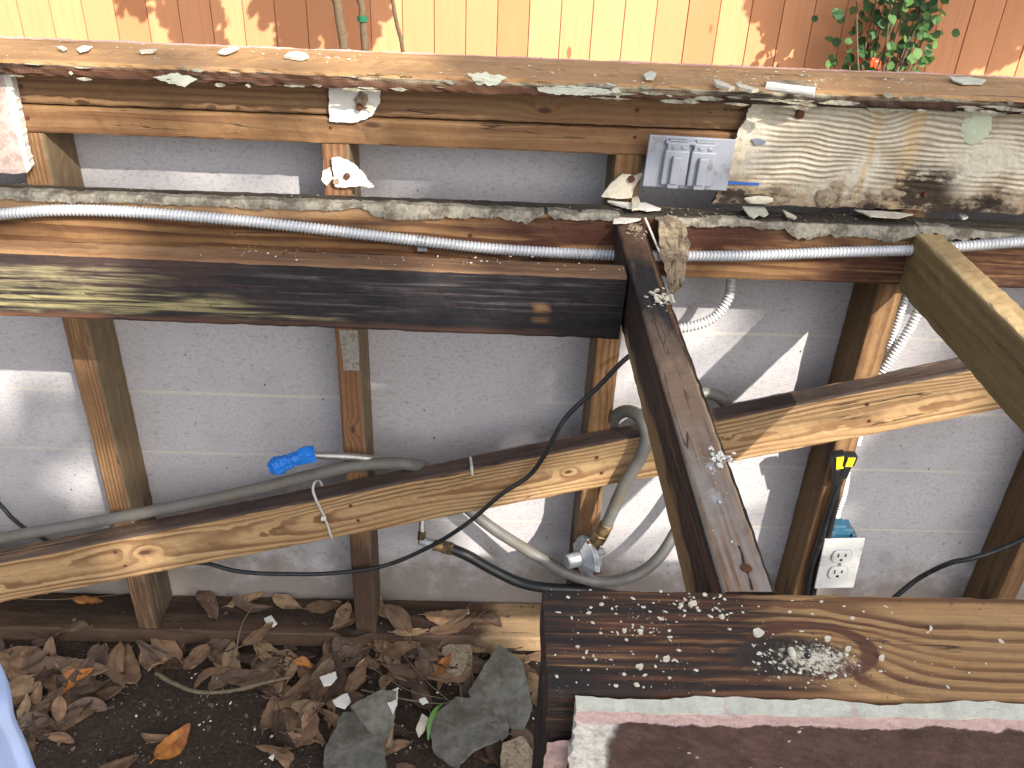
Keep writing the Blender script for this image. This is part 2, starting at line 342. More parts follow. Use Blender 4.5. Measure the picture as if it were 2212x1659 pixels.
# thinset
t=NT('cream thinset mortar'); x,y,z=t.xyz(); n1=t.noise(sc=150,detail=6,rough=.7); n2=t.noise(sc=26,detail=5,rough=.65,scale=(1,1,1.8)); n3=t.noise(sc=11,detail=5,rough=.7,off=(3,3,3),scale=(1,1,1.5))
c=t.mix(t.rng(n1,.4,.7,0,.45),(.56,.52,.43),(.38,.33,.25))
at_=t.n('ShaderNodeAttribute',attribute_name='ridge'); c=t.mix(t.rng(at_.outputs['Fac'],.55,.1,0,.72),c,(.28,.21,.14))
for xs,wd in ((.795,.014),(.742,.006)):
    dx=t.M('ABSOLUTE',t.M('SUBTRACT',t.M('ADD',x,t.M('MULTIPLY',n2,.02)),xs+.01))
    c=t.mix(t.rng(dx,wd,wd*.4,0,.5),c,(.52,.35,.14))
c=t.mix(t.rng(n3,.47,.66,0,.6),c,(.33,.26,.17))
dz=t.M('ADD',z,t.M('ADD',t.M('MULTIPLY',t.M('SUBTRACT',n3,.5),.16),t.M('MULTIPLY',t.M('SUBTRACT',n2,.5),.07)))
c=t.mix(t.rng(dz,.962,.925,0,.8),c,(.27,.19,.11)); c=t.mix(t.M('MULTIPLY',t.rng(dz,.948,.920),t.rng(n2,.40,.56)),c,(.035,.025,.02))
dk=t.M('MULTIPLY',t.M('MULTIPLY',t.rng(x,.76,.80),t.rng(x,.90,.85)),t.M('MULTIPLY',t.rng(z,.99,.96),t.rng(n2,.44,.56)))
c=t.mix(dk,c,(.05,.035,.025))
t.bump(n1,.4,.001); M['thinset']=t.fin(c,.9,spec=.2)
M['jade']=plain('pale green glue blob',(.50,.56,.42),.5,0,.3,70,.2,dirt=(.5,.46,.33),dirt_amt=.3)
M['celadon']=plain('pale green paint scrap',(.55,.56,.46),.8,0,.3,90,.5,dirt=(.3,.27,.2),dirt_amt=.3)

# ------------------------------------------------------------ timber builder
def timber(name,parent,p0,p1,depth,height,mats,front=Vector((0,-1,0)),label=None,seed=0,rough=.0015,rad=.0036,seg=.009,twist=0,smooth_noise=.0019,side=None):
    """p0,p1: ends of the FRONT TOP edge. local x along the timber, y away from its front, z up.
       mats: [front, top, back, bottom, ends]  (one material = all)"""
    p0,p1=Vector(p0),Vector(p1); X=(p1-p0); L=X.length; X.normalize()
    Y=(-front-X*X.dot(-front)).normalized(); Z=X.cross(Y).normalized()
    if Z.z<0 and side is None: Z=-Z; 
    if side: 
        Z=(side-X*X.dot(side)).normalized()
    mtx=Matrix((X,Y,Z)).transposed().to_4x4(); mtx.translation=p0
    flip=X.cross(Y).dot(Z)<0
    prof=[]; q=rad
    # profile (y,z): front-top corner at (0,0); z from 0 down to -height ; side index for material
    def corner(cy,cz,a0,s):
        for k in range(3):
            A=R(a0+k*45); prof.append((cy+q*math.cos(A),cz+q*math.sin(A),s))
    def run(y0,z0,y1,z1,s,n):
        for k in range(1,n): prof.append((y0+(y1-y0)*k/n,z0+(z1-z0)*k/n,s))
    nh=max(2,int(height/.012)); nd=max(2,int(depth/.012))
    corner(q,-q,90,1)                       # top-front (90..180) 
    prof[-1]=prof[-1][:2]+(0,)
    run(0,-q,0,-height+q,0,nh); corner(q,-height+q,180,0); prof[-1]=prof[-1][:2]+(3,)
    run(q,-height,depth-q,-height,3,nd); corner(depth-q,-height+q,270,3); prof[-1]=prof[-1][:2]+(2,)
    run(depth,-height+q,depth,-q,2,nh); corner(depth-q,-q,0,2); prof[-1]=prof[-1][:2]+(1,)
    run(depth-q,0,q,0,1,nd)
    n=len(prof); N=max(2,int(L/seg)); bm=bmesh.new(); rings=[]
    for i in range(N+1):
        x=L*i/N; ring=[]
        for (y,z,s) in prof:
            w=Vector((x*1.2,y*14,z*14)); d=noise.noise(w+Vector((seed*5.1,2,seed)))*smooth_noise
            e=noise.noise(Vector((x*60,y*200,z*200+seed)))*rough
            cy,cz=depth/2,-height/2; v=Vector((y-cy,z-cz)).normalized()
            ring.append(bm.verts.new((x,y+v.x*(d+e),z+v.y*(d+e))))
        rings.append(ring)
    multi=isinstance(mats,(list,tuple)); uniq=[]; idx={}
    if multi:
        for k,mm in enumerate(mats):
            if mm not in uniq: uniq.append(mm)
            idx[k]=uniq.index(mm)
    for i in range(N):
        for k in range(n):
            f=bm.faces.new((rings[i][k],rings[i][(k+1)%n],rings[i+1][(k+1)%n],rings[i+1][k]))
            if multi: f.material_index=idx[prof[k][2]]
    for ring in (rings[0],rings[-1]):
        f=bm.faces.new(ring)
        if multi: f.material_index=idx[4]
    bmesh.ops.recalc_face_normals(bm,faces=bm.faces)
    if flip: mtx=mtx@Matrix.Diagonal((1,1,1,1))
    o=link(name,bm,uniq if multi else mats,parent,mtx=mtx)
    if label: o['label']=label
    return o,mtx

# ------------------------------------------------------------ the ground
bm=bmesh.new(); g=[]
xs=[-40,-12,-4,-1.5]+[-1.0+.02*i for i in range(101)]+[1.5,4,12,40]; ys=[-40,-12,-4,-1.5]+[-1.0+.02*i for i in range(56)]+[.5,2,5,14,60]
for yy in ys:
    g.append([bm.verts.new((xx,yy,-.002+.008*nz((xx,yy,0),6)+.004*nz((xx,yy,0),25) if abs(xx)<1.1 and -1.1<yy<.15 else -.004)) for xx in xs])
for j in range(len(ys)-1):
    for i in range(len(xs)-1): bm.faces.new((g[j][i],g[j][i+1],g[j+1][i+1],g[j+1][i]))
props(link('ground',bm,M['soil'],smooth=True),'dark brown soil with white specks inside and around the timber frame','soil',kind='structure')

# ------------------------------------------------------------ the fence
FY=3.0
fence=empty('wooden_fence',(0,FY,0),'tall orange stained board fence behind the timber frame','fence')
bm=bmesh.new(); rr=random.Random(4)
for i in range(-30,36):
    x0=.658+.139*i; box(bm,(x0+.0018,FY+rr.uniform(0,.003),.02),(x0+.1372,FY+.018,1.95+rr.uniform(-.004,.004)),bev=.0015)
link('fence_boards',bm,M['fence'],fence)
for zc in (.3,1.0,1.75):
    bm=bmesh.new(); box(bm,(-3.6,FY+.019,zc-.045),(5.6,FY+.057,zc+.045)); link('rail',bm,M['fence'],fence)
for xp in (-3,-.6,1.8,4.2):
    bm=bmesh.new(); box(bm,(xp,FY+.058,0),(xp+.09,FY+.148,1.9)); link('post',bm,M['fence'],fence)

# ------------------------------------------------------------ timber frame
TAN=(.40,.23,.105); BRN=(.27,.135,.062)
fr=empty('timber_frame',(.3,0,0),'bare weathered timber frame of an outdoor kitchen counter','timber frame')
ST=.038; DP=.089
def ztop(p): return p
# studs
studs=[]
SX=[-.408,0,.401,.8135,1.196,-.812,1.60]
smat=[
 wood('stud timber a',(.38,.215,.10),(.14,.058,.026),amount=.12,seed=1,ring=.0050,pith=(.02,.02),contrast=.9,marks=((.66,1.0,-1,1,(.07,.042,.028),.62,.16),(.28,.36,-1,1,(.10,.06,.035),.5,.05))),
 wood('stud timber b',(.32,.165,.08),(.13,.045,.02),amount=.18,seed=2,ring=.009,pith=(.0,-.05),knots=((.47,.0,-.019,.012,1.5),),marks=((.70,1.0,-1,1,(.045,.027,.018),.9,.10),)),
 wood('stud timber c',(.36,.195,.085),(.12,.05,.022),amount=.28,seed=3,ring=.006,pith=(.03,-.04),marks=((.66,1.0,-1,1,(.045,.027,.018),.8,.10),)),
 wood('stud timber d',(.34,.19,.085),(.12,.05,.025),amount=.2,seed=4,ring=.007,pith=(.05,-.05),warp=.006),
 wood('stud timber e',(.25,.135,.06),(.09,.04,.02),amount=.35,seed=5,ring=.007,pith=(.05,-.03))]
side=[wood('stud side timber',(.27,.185,.105),(.15,.10,.055),amount=.1,seed=8,ring=.008,contrast=.4,warp=.006,marks=((.70,1.0,-1,1,(.05,.035,.025),.7,.12),)),
      wood('stud side timber dark',(.235,.135,.06),(.10,.05,.025),amount=.3,seed=9,ring=.009,contrast=.5)]
for k,x0 in enumerate(SX):
    top=.974; sm=side[0] if k<3 else side[1]; kk_=k if k<5 else (0 if k==5 else 3)
    # vertical: local x runs downwards; front face towards the camera (y), "top" side = +X world
    o,_=timber('stud',fr,(x0+ST,0,top),(x0+ST,0,.0385),DP,ST,[smat[kk_],sm,smat[kk_],sm,smat[kk_]],side=Vector((1,0,0)),seed=k)
# galvanised nail plate / dusty patch on the second stud
# bottom plate
pl=wood('bottom plate timber',(.115,.068,.042),(.06,.032,.02),stain=(.02,.013,.010),amount=.55,seed=11,ring=.006,dust=.3,marks=((1.15,1.36,-1,1,(.33,.22,.12),.9,.05),))  # pale mark paints the sun patch into the plate's colour
timber('bottom_plate',fr,(-.9,-.004,.037),(1.5,-.004,.037),.092,.036,pl,seed=21)
# ledger
led=wood('ledger timber',(.43,.225,.095),(.085,.032,.018),stain=(.035,.016,.012),amount=.42,seed=13,ring=.013,pith=(.02,-.11),warp=.016,contrast=.95,stain_scale=(1.6,22,22),
   knots=((1.10,0,-.075,.020,3.2),),marks=((1.05,1.45,-.05,-.004,(.06,.02,.012),.75,.12),(1.5,2.3,-.085,-.03,(.06,.022,.014),.62,.1),(.2,.9,-.02,.0,(.34,.21,.11),.8,.1)))
ledt=wood('ledger top dirt',(.11,.09,.065),(.05,.04,.03),stain=(.03,.025,.02),amount=.7,seed=14,dust=.9)
timber('ledger',fr,(-.8,-ST,.905),(1.5,-ST,.899),ST-.0004,.090,[led,ledt,led,led,led],seed=22,label='dark streaked ledger board behind the silver conduit')
# upper double plate
up1=wood('upper plate timber',(.30,.165,.077),(.12,.052,.026),amount=.16,seed=15,ring=.0085,pith=(.03,-.09),warp=.006,knots=((1.20,0,-.028,.011,2.2),),contrast=.8)
up2=wood('lower plate timber',(.345,.185,.083),(.14,.06,.028),amount=.12,seed=16,ring=.017,pith=(.035,-.06),warp=.013,knots=((.97,0,-.008,.011,2.4),),contrast=.65)
timber('upper_plate',fr,(-.9,.0005,1.0578),(1.5,.0005,1.0578),DP,.0448,up1,seed=23)
timber('lower_plate',fr,(-.9,-.0015,1.0115),(1.5,-.0015,1.0085),DP,.0360,up2,seed=24)
# cap
capf=wood('cap edge timber',(.19,.085,.045),(.05,.022,.015),stain=(.022,.013,.010),amount=.6,seed=17,ring=.0028,contrast=.8,warp=.003,dust=.25,marks=((.95,2.4,-.007,.003,(.45,.44,.30),.45,.02),(.3,2.4,-.0045,-.0005,(.42,.36,.25),.55,.004),))
capt=wood('cap top timber',(.58,.33,.145),(.34,.18,.085),amount=.10,seed=18,ring=.013,pith=(.05,-.12),contrast=.6,dust=.55,stain=(.10,.065,.045))
timber('cap_board',fr,(-.9,-.043,1.0785),(1.6,-.043,1.0785),.128,.0195,[capf,capt,capt,capf,capf],seed=25,rough=.0045,rad=.004,seg=.004,smooth_noise=.0045)
# back edge pink mortar bead
bm=bmesh.new(); P=[Vector((-.9+.004*i,.0835+.0012*nz((i*.05,0,0),1),1.0765)) for i in range(620)]
tube(bm,P,lambda s,f,A:.0028+.0022*abs(noise.noise(Vector((s*140,A,0))))+.0016*noise.noise(Vector((s*20,0,3))),6)
link('mortar_bead',bm,plain('pink mortar',(.50,.29,.26),.95,0,.4,200,.6),fr)
# header
hd=wood('charred header timber',(.085,.050,.043),(.035,.024,.023),stain=(.014,.014,.017),amount=.95,seed=19,ring=.012,contrast=.7,warp=.012,knots=((.74,0,-.040,.018,1.6),),dust=.0,
  marks=((.0,.50,-.076,-.048,(.30,.26,.13),.46,.16),(.1,.40,-.050,-.014,(.25,.21,.12),.40,.12),(.3,.65,-.078,-.066,(.24,.205,.11),.34,.16),(.55,1.0,-.06,-.01,(.10,.085,.09),.28,.14),(.3,.9,-.089,-.080,(.09,.045,.03),.6,.1),(.886,.908,-.052,-.042,(.34,.19,.085),.62,.014),(.888,.910,-.066,-.061,(.30,.17,.075),.6,.012),(.0,.35,-.09,-.083,(.20,.085,.045),.8,.05)))
hdt=wood('header top timber',(.36,.20,.095),(.16,.075,.035),stain=(.06,.035,.025),amount=.25,seed=20,ring=.008,dust=.3,pith=(.02,-.05),marks=((.55,1.4,-1,1,(.13,.07,.04),.62,.2),))
hl=at(0,541,Y=-.212); hr=at(1358,598,Y=-.205)
dirh=(hr-hl).normalized()
timber('header',fr,hl-dirh*.25,hr-dirh*.0015,ST,DP,[hd,hdt,hd,hd,hd],seed=26,label='nearly black scorched header with pale green streaks at its left')
# joists. local x runs towards the camera, front = left side (-X)
j1f=wood('dark joist side',(.085,.046,.030),(.028,.016,.012),stain=(.012,.010,.010),amount=.6,seed=27,ring=.009,contrast=.7,marks=((.18,.8,-.095,-.070,(.30,.19,.085),.85,.06),(.36,.8,-.095,-.058,(.26,.15,.065),.75,.08),(.40,.75,-.04,-.01,(.13,.055,.028),.4,.1),))
t_=wood('dark joist top',(.19,.105,.062),(.06,.03,.02),stain=(.016,.015,.016),amount=.30,seed=28,ring=.006,contrast=.5,dust=.35,pith=(.02,-.05),
  marks=((.12,.34,-1,1,(.016,.016,.017),.75,.06),(.33,.80,-1,1,(.23,.150,.10),.82,.12),(.52,.80,-1,1,(.25,.215,.19),.5,.12)),ovals=((.50,.0375,.24,.0055,0,(.42,.28,.14),.8),(.22,.034,.16,.004,0,(.20,.09,.035),.7)),spots=((.56,.020,.010,.005,(.40,.42,.45)),(.60,.016,.012,.006,(.36,.36,.37))))
XJ1,XJ2=.405,.8225; ZT=.892; YN=-.7455
timber('joist',fr,(XJ1,-ST-.0006,ZT),(XJ1,YN+.0006,ZT),ST,DP,[j1f,t_,j1f,j1f,j1f],front=Vector((-1,0,0)),seed=29,label='dark water-stained joist running from the ledger to the near plate')
# split edge of pale wood on its right top corner
j2=wood('greenish joist side',(.36,.25,.105),(.16,.10,.045),stain=(.10,.065,.035),amount=.22,seed=30,ring=.014,contrast=.55,warp=.007)
j2t=wood('greenish joist top',(.52,.36,.175),(.24,.15,.07),stain=(.16,.11,.07),amount=.15,seed=31,ring=.010,contrast=.5)
timber('joist',fr,(XJ2,-ST-.0006,ZT),(XJ2,YN+.0006,ZT),ST,DP,[j2,j2t,j2,j2,j2],front=Vector((-1,0,0)),seed=31,label='clean greenish pine joist at the right')
# diagonal brace
br=wood('brace timber',(.58,.365,.18),(.15,.075,.035),stain=(.10,.055,.03),amount=.08,seed=33,ring=.0062,pith=(.035,-.035),warp=.017,contrast=1.0,tilt=.012,
   knots=((1.36,0,-.045,.009,2.0),(1.62,0,-.040,.005,2.0),(.62,0,-.04,.014,2.4),(.30,0,-.05,.012,3)))
brt=wood('brace top timber',(.13,.085,.065),(.07,.045,.036),stain=(.035,.024,.022),amount=.5,seed=34,ring=.006,dust=.45,marks=((.0,.55,-1,1,(.24,.15,.085),.4,.15),))
b0=Vector((-.95,-ST,.1345)); b1=Vector((1.22,-ST,.745))
timber('brace',fr,b0,b1,ST-.0006,DP,[br,brt,br,br,br],seed=35,label='diagonal brace nailed across the front of the studs')
def brace_top(x): return b0.z+(x-b0.x)*(b1.z-b0.z)/(b1.x-b0.x)
# near wall: top plate and studs

pL=at(1172,1272,Z=ZT).x; YF=-.837
kx=at(1743,1418,Z=ZT)
k_x,k_y=kx.x-pL,kx.y-YF
np_=wood('near plate timber',(.54,.30,.125),(.085,.032,.016),stain=(.030,.016,.012),amount=.05,seed=36,ring=.0076,pith=(.074,-.014),warp=.004,contrast=1.0,dust=.3,tilt=0,
   knots=((k_x,k_y+.004,0,.030,1.9,1.0,3),),
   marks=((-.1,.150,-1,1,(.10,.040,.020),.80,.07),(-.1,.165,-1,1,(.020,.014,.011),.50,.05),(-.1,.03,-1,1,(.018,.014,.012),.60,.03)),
   ovals=((k_x+.004,k_y+.006,.040,.021,.20,(.085,.032,.020),.9),(k_x-.015,k_y,.040,.018,0,(.022,.018,.014),.9),(.035,.072,.06,.008,0,(.02,.014,.012),.75),(.03,.045,.05,.004,0,(.02,.014,.012),.8),(.07,.025,.06,.003,0,(.02,.014,.012),.7)),
   spots=((k_x+.006,k_y-.003,.024,.012,(.62,.56,.44)),))
timber('near_top_plate',fr,(pL,YF,ZT),(1.25,YF,ZT),-(YF-YN)*-1 if False else (YN-YF),ST,np_,seed=41,label='wide near plate scattered with pale crumbs round a dusty knot hole')
npd=wood('near stud timber',(.05,.03,.022),(.03,.018,.014),stain=(.012,.010,.009),amount=.7,seed=42)
for xx in (pL+.002,1.05): timber('stud',fr,(xx+ST,YF+.001,ZT-ST-.0006),(xx+ST,YF+.001,.0385),.088,ST,npd,side=Vector((1,0,0)),seed=43)
timber('bottom_plate',fr,(pL,YF,.037),(1.25,YF,.037),.09,.036,pl,seed=44)
# nail in the dark joist and hole in the near plate
def screw(p,nrm,rad=.0035,parent=None,name='screw',label=None):
    bm=bmesh.new(); tube(bm,[p-nrm*.004,p+nrm*.0012,p+nrm*.0022],lambda s,f,A:rad*(1 if f<.9 else .75)*(1+.08*noise.noise(Vector((A*2,s*90,p.x*50)))),10)
    return link(name,bm,M['rust'],parent)
p=at(1612,1228,Z=ZT); screw(Vector((p.x,p.y,ZT-.0005)),Vector((0,0,1)),.0045,fr,'nail')
for px,py in ((1727,247),(1305,377)):
    p=at(px,py,Y=-.014 if px>1700 else -.012); 
p=at(2020,505,Z=ZT); screw(Vector((p.x,p.y,ZT)),Vector((0,0,1)),.004,fr,'nail')
p=at(614,547,Z=ZT); screw(Vector((p.x,p.y,ZT-.002)),Vector((0,0,1)),.003,fr,'nail')

for k,x0 in enumerate(SX[:5]):
    for dz in (-.028,-.062):
        xx=x0+ST/2+(.006 if dz<-.04 else -.005); p=Vector((xx,-ST-.0002,brace_top(xx)+dz)); screw(p,Vector((0,-1,0)),.0028,fr,'nail')
    for zz in (.995+.002*k,1.035): screw(Vector((x0+ST/2+.004*(-1)**k,-.0012,zz)),Vector((0,-1,0)),.0026,fr,'nail')
for zz in (.83,.865): screw(Vector((XJ1-.20,-ST-.0002,zz)),Vector((0,-1,0)),.003,fr,'nail')
# ------------------------------------------------------------ sheets of board
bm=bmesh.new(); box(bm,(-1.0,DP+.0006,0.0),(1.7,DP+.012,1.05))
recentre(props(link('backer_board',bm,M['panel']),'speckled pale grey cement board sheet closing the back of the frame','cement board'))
# joist split line and cracks: thin dark grooves
bm=bmesh.new(); pts=[at(q[0],q[1],Z=ZT) for q in ((1596,1180),(1603,1200),(1608,1222),(1617,1245),(1625,1275))]
P=catmull([Vector((v.x,v.y,ZT-.0003)) for v in pts],.004); tube(bm,P,lambda s,f,A:.0012+.0006*noise.noise(Vector((s*200,0,0))),6); link('crack',bm,M['dark'],fr)
bm=bmesh.new(); p=Vector((kx.x,kx.y,ZT)); tube(bm,[p-Vector((0,0,.006)),p+Vector((0,0,.0006))],lambda s,f,A:.0028*(1+.2*math.sin(A*2)),10); link('nail_hole',bm,M['dark'],fr)

# near painted board
bm=bmesh.new(); nx,nzv=150,60
X0,X1,Z0,Z1=pL+.0175,1.2,.826,.8915; F=YF-.0125
def edge_in(z): return .006*nz((0,0,z),30,3)+.003*nz((0,0,z),120,1)
grid=[]
for j in range(nzv+1):
    zz=Z1-(Z1-Z0)*(j/nzv)**1.6; row=[]
    for i in range(nx+1):
        fx=(i/nx)**1.3; xx=X0+edge_in(zz)*(1-fx)+(X1-X0)*fx
        row.append(bm.verts.new((xx,F+.0012*nz((xx,0,zz),60)+.0006*nz((xx,0,zz),220),zz+(.0016*nz((xx,0,0),40)+.0008*nz((xx,0,0),160) if j==0 else 0))))
    grid.append(row)
for j in range(nzv):
    for i in range(nx): bm.faces.new((grid[j][i],grid[j+1][i],grid[j+1][i+1],grid[j][i+1]))
top=[bm.verts.new((v.co.x,YF-.0015+.0035*nz((v.co.x,0,0),35,2)+.0015*nz((v.co.x,0,0),140,2),v.co.z+.0004)) for v in grid[0]]
for i in range(nx): bm.faces.new((grid[0][i],grid[0][i+1],top[i+1],top[i]))
lft=[top[0]]+[bm.verts.new((r[0].co.x+.001,YF-.001,r[0].co.z)) for r in grid[1:]]
for j in range(nzv): bm.faces.new((grid[j][0],lft[j],lft[j+1],grid[j+1][0]))
bmesh.ops.recalc_face_normals(bm,faces=bm.faces)
bb=props(link('painted_board',bm,M['brownpanel'],smooth=False),'brown painted cement board with a pink and white broken top edge facing the near wall','cement board')
# pink residue strip on the end stud
bm=bmesh.new(); slab(bm,[(pL+.001,YF-.0006,.851),(pL+.0005,YF-.0006,.60),(pL+.0145,YF-.0006,.60),(pL+.0155,YF-.0006,.853)],(0,.0015,0) ,.0022,seed=6,step=.003)
for v in bm.verts: v.co.y-=.0035
props(link('mortar_residue',bm,M['pinkres']),'strip of pinkish mortar left on the end of the near wall beside the painted board','mortar')
# left fragment of backer board
f=lambda L,Y: [at(x,y,Y=Y) for x,y in L]
bm=bmesh.new(); slab(bm,f([(-90,140),(20,155),(28,200),(40,260),(52,330),(62,372),(30,376),(-90,366)],-.0145),(0,.0125,0),.0012,seed=7,step=.004)
t=NT('pinkish board face'); n1=t.noise(sc=90,detail=6,rough=.7); n2=t.noise(sc=400,detail=3); c=t.mix(t.rng(n1,.4,.65),(.50,.40,.36),(.36,.25,.21)); c=t.mix(t.rng(n2,.5,.7,0,.4),c,(.62,.55,.5))
x,y,z=t.xyz(); t.bump(n1,.6,.0015); mf=t.fin(c,.9)
props(link('board_remnant',bm,mf),'pinkish cement board remnant with a snapped white edge at the far left under the cap','board remnant')
bm=bmesh.new(); slab(bm,f([(8,153),(22,156),(31,205),(44,262),(56,330),(66,362),(58,374),(44,330),(27,262),(15,205)],-.0152),(0,.0135,0),.0016,seed=8,step=.003,curl=.0006)
link('broken_edge',bm,M['chipwhite'],bpy.data.objects['board_remnant'])
# thinset covered board
bm=bmesh.new(); me_l=[]
lay=bm.verts.layers.float.new('ridge')
TX0,TX1,TZ0,TZ1=.548,1.35,.915,1.052; NX,NZ=520,120; g=[]
def left_edge(z): 
    u=(z-TZ0)/(TZ1-TZ0); return .547+.024*max(0,(u-.35))/.65+ .004*nz((0,0,z),60,2)+.0015*nz((0,0,z),300)-.004*(u<.12)
def ridge(x,z):
    wx=z+.010*nz((x,0,z),9,4)+.006*nz((x,0,z),22,5)+.012*math.exp(-((x-.745)/.05)**2)*math.tanh((z-.985)*60)
    ph=wx*2*math.pi/.0078; s=.5+.5*math.sin(ph)
    mask=min(1,max(0,(nz((x*.7,0,z),16,8)+.42)*3.2)); mask*=min(1,max(.12,(x-left_edge(z)-.02)*22)) ; mask*=min(1,max(.15,(z-.935)*40))
    return s**.8*mask,mask
for j in range(NZ+1):
    zz=TZ0+(TZ1-TZ0)*j/NZ; row=[]; le=left_edge(zz)
    for i in range(NX+1):
        xx=le+(TX1-le)*i/NX; s,mk=ridge(xx,zz)
        h=.0030*s+(.0016*(1-mk))*(.7+nz((xx,0,zz),70,1))+.0009*nz((xx,0,zz),120,2)+.0004*nz((xx,0,zz),400,2)
        zz2=zz+(.003*nz((xx,0,0),40,9)+.0015*nz((xx,0,0),150,9) if j==0 else 0)
        v=bm.verts.new((xx,-.0125-h,zz2)); v[lay]=s*.8+(1-mk)*.5; row.append(v)
    g.append(row)
for j in range(NZ):
    for i in range(NX): bm.faces.new((g[j][i],g[j][i+1],g[j+1][i+1],g[j+1][i]))
bk=[[bm.verts.new((r[0].co.x+.002,-.002,r[0].co.z)) for r in g],[bm.verts.new((v.co.x,-.002,v.co.z-.001)) for v in g[0]]]
for j in range(NZ): bm.faces.new((g[j][0],g[j+1][0],bk[0][j+1],bk[0][j]))
for i in range(NX): bm.faces.new((g[0][i+1],g[0][i],bk[1][i],bk[1][i+1]))
tb=props(link('thinset_board',bm,M['thinset']),'cream board with combed wavy mortar ridges and brown stains under the cap at right','mortar board')
# glue blob and knot-like lump on it
def blob(name,c,rx,rz,ry,mat,parent,seed=0,n=14):
    bm=bmesh.new(); bmesh.ops.create_icosphere(bm,subdivisions=4,radius=1)
    for v in bm.verts:
        d=1+.14*nz(v.co,1.7,seed)+.05*nz(v.co,6,seed); v.co=Vector((v.co.x*rx*d*(1+.12*v.co.z),v.co.y*ry*d,v.co.z*rz*d))+c
    return link(name,bm,mat,parent,smooth=True)
blob('glue_blob',at(2108,278,Y=-.0135),.021,.022,.0035,M['jade'],tb,1)
blob('glue_blob',at(2120,240,Y=-.0135),.034,.0075,.003,M['celadon'],tb,2)
blob('mortar_lump',at(1782,428,Y=-.0135),.016,.014,.006,M['mortar'],tb,3)
blob('mortar_lump',at(1640,432,Y=-.013),.020,.006,.004,M['chip'],tb,4)
blob('mortar_lump',at(1930,418,Y=-.013),.018,.006,.004,M['mortar'],tb,5)
screw(at(1728,247,Y=-.0165),Vector((0,-1,0)),.006,tb)
screw(at(1998,420,Y=-.0155),Vector((0,-1,0)),.0035,tb)
bm=bmesh.new(); slab(bm,f([(1570,392),(1600,394),(1640,396),(1640,401),(1600,399),(1570,398)],-.0165),(0,.003,0),.0003,seed=3); link('blue_mark',bm,plain('blue chalk',(.03,.12,.45),.8,0,.3),tb)
bm=bmesh.new(); slab(bm,f([(1624,302),(1640,300),(1655,306),(1650,313),(1632,314)],-.0165),(0,.003,0),.0004,seed=3); link('grey_mark',bm,plain('blue grey scrap',(.18,.21,.26),.8),tb)

# ------------------------------------------------------------ torn grey strip along the ledger top
def strip(name,pts,w,th,seed,mat,label,cat,jag=.004,lay=1,group=None,zoff=0):
    "a ragged strip of board lying along pts, w wide downwards/forwards"
    bm=bmesh.new(); P=resample(catmull(pts,.004),.003); n=len(P); rows=[]
    for i,p in enumerate(P):
        f=i/(n-1); ww=w*(.92+.42*nz((p.x*1,0,0),17,seed)+.28*nz((p.x,0,0),70,seed)+.22*nz((p.x,0,0),260,seed)); ww*=min(1,.25+8*f,.25+8*(1-f))
        lift=.0022*nz((p.x,0,0),35,seed+2)
        a=p+Vector((0,.012+.003*nz((p.x,0,0),90,seed),.0016+lift)); b_=p+Vector((0,-.0005+.0008*nz((p.x,0,0),200,seed),.0012+lift)); 
        c_=p+Vector((0,-.0028-ww*.12,-ww*.45)); d=p+Vector((0,-.003-ww*.22+.001*nz((p.x,0,0),80,seed+1),-ww)); e=p+Vector((0,.0,-ww*.96)); g_=p+Vector((0,.012,-.001))
        rows.append([bm.verts.new(q+Vector((0,.0006*nz(q,260,seed),.0008*nz(q,260,seed+4)))) for q in (a,b_,c_,d,e,g_)])
    for r0,r1 in zip(rows,rows[1:]):
        for k in range(6): bm.faces.new((r0[k],r0[(k+1)%6],r1[(k+1)%6],r1[k]))
    bm.faces.new(rows[0]); bm.faces.new(rows[-1][::-1]); bmesh.ops.recalc_face_normals(bm,faces=bm.faces)
    return recentre(props(link(name,bm,mat),label,cat,group))
lt=lambda px,dy=0:(lambda v:Vector((v.x,-.0395,.9045+dy)))(at(px,430,Y=-.038))
strip('board_strip',[lt(-60,.001),lt(200,.001),lt(500),lt(790)],.0095,.01,1,M['chipgrey'],'long torn grey board strip on the left part of the ledger','board strip')
strip('board_strip',[lt(780),lt(980),lt(1180,-.001)],.0145,.01,2,M['chipgrey'],'torn grey board strip on the ledger ending beside the dark joist','board strip')
strip('board_strip',[lt(1185,-.001),lt(1300,-.002),lt(1345,-.002)],.009,.01,3,M['chipgrey'],'short split grey board strip above the head of the dark joist','board strip')
strip('board_strip',[lt(1420,-.004),lt(1600,-.004),lt(1720,-.005)],.011,.01,4,M['chipgrey'],'grey board strip on the ledger right of the sandy mortar chunk','board strip')
strip('board_strip',[lt(1700,-.006),lt(1850,-.006),lt(2010,-.006)],.017,.01,5,M['chipgrey'],'wide curling grey board strip left of the greenish joist','board strip')
strip('board_strip',[lt(2000,-.004),lt(2110,-.007),lt(2260,-.012)],.013,.01,6,M['chipgrey'],'grey board strip sagging over the ledger at the far right','board strip')

# ------------------------------------------------------------ chips
def chip(pts,Y=None,Z=None,th=.003,mat='chip',jag=.0008,curl=0,seed=0,label='',cat='chip',name='paint_chip',group=None,tilt=0):
    P=[at(x,y,Y=Y,Z=Z) for x,y in pts]
    if tilt:
        c=sum(P,Vector())/len(P); q=Matrix.Rotation(tilt,3,'X'); P=[c+q@(p-c) for p in P]
    bm=bmesh.new(); v=(0,th,0) if Y is not None else (0,0,-th)
    if tilt: v=q@Vector(v)
    slab(bm,P,v,jag,seed=seed,step=.0022,curl=curl)
    o=link(name,bm,M[mat]); recentre(o); return props(o,label,cat,group)
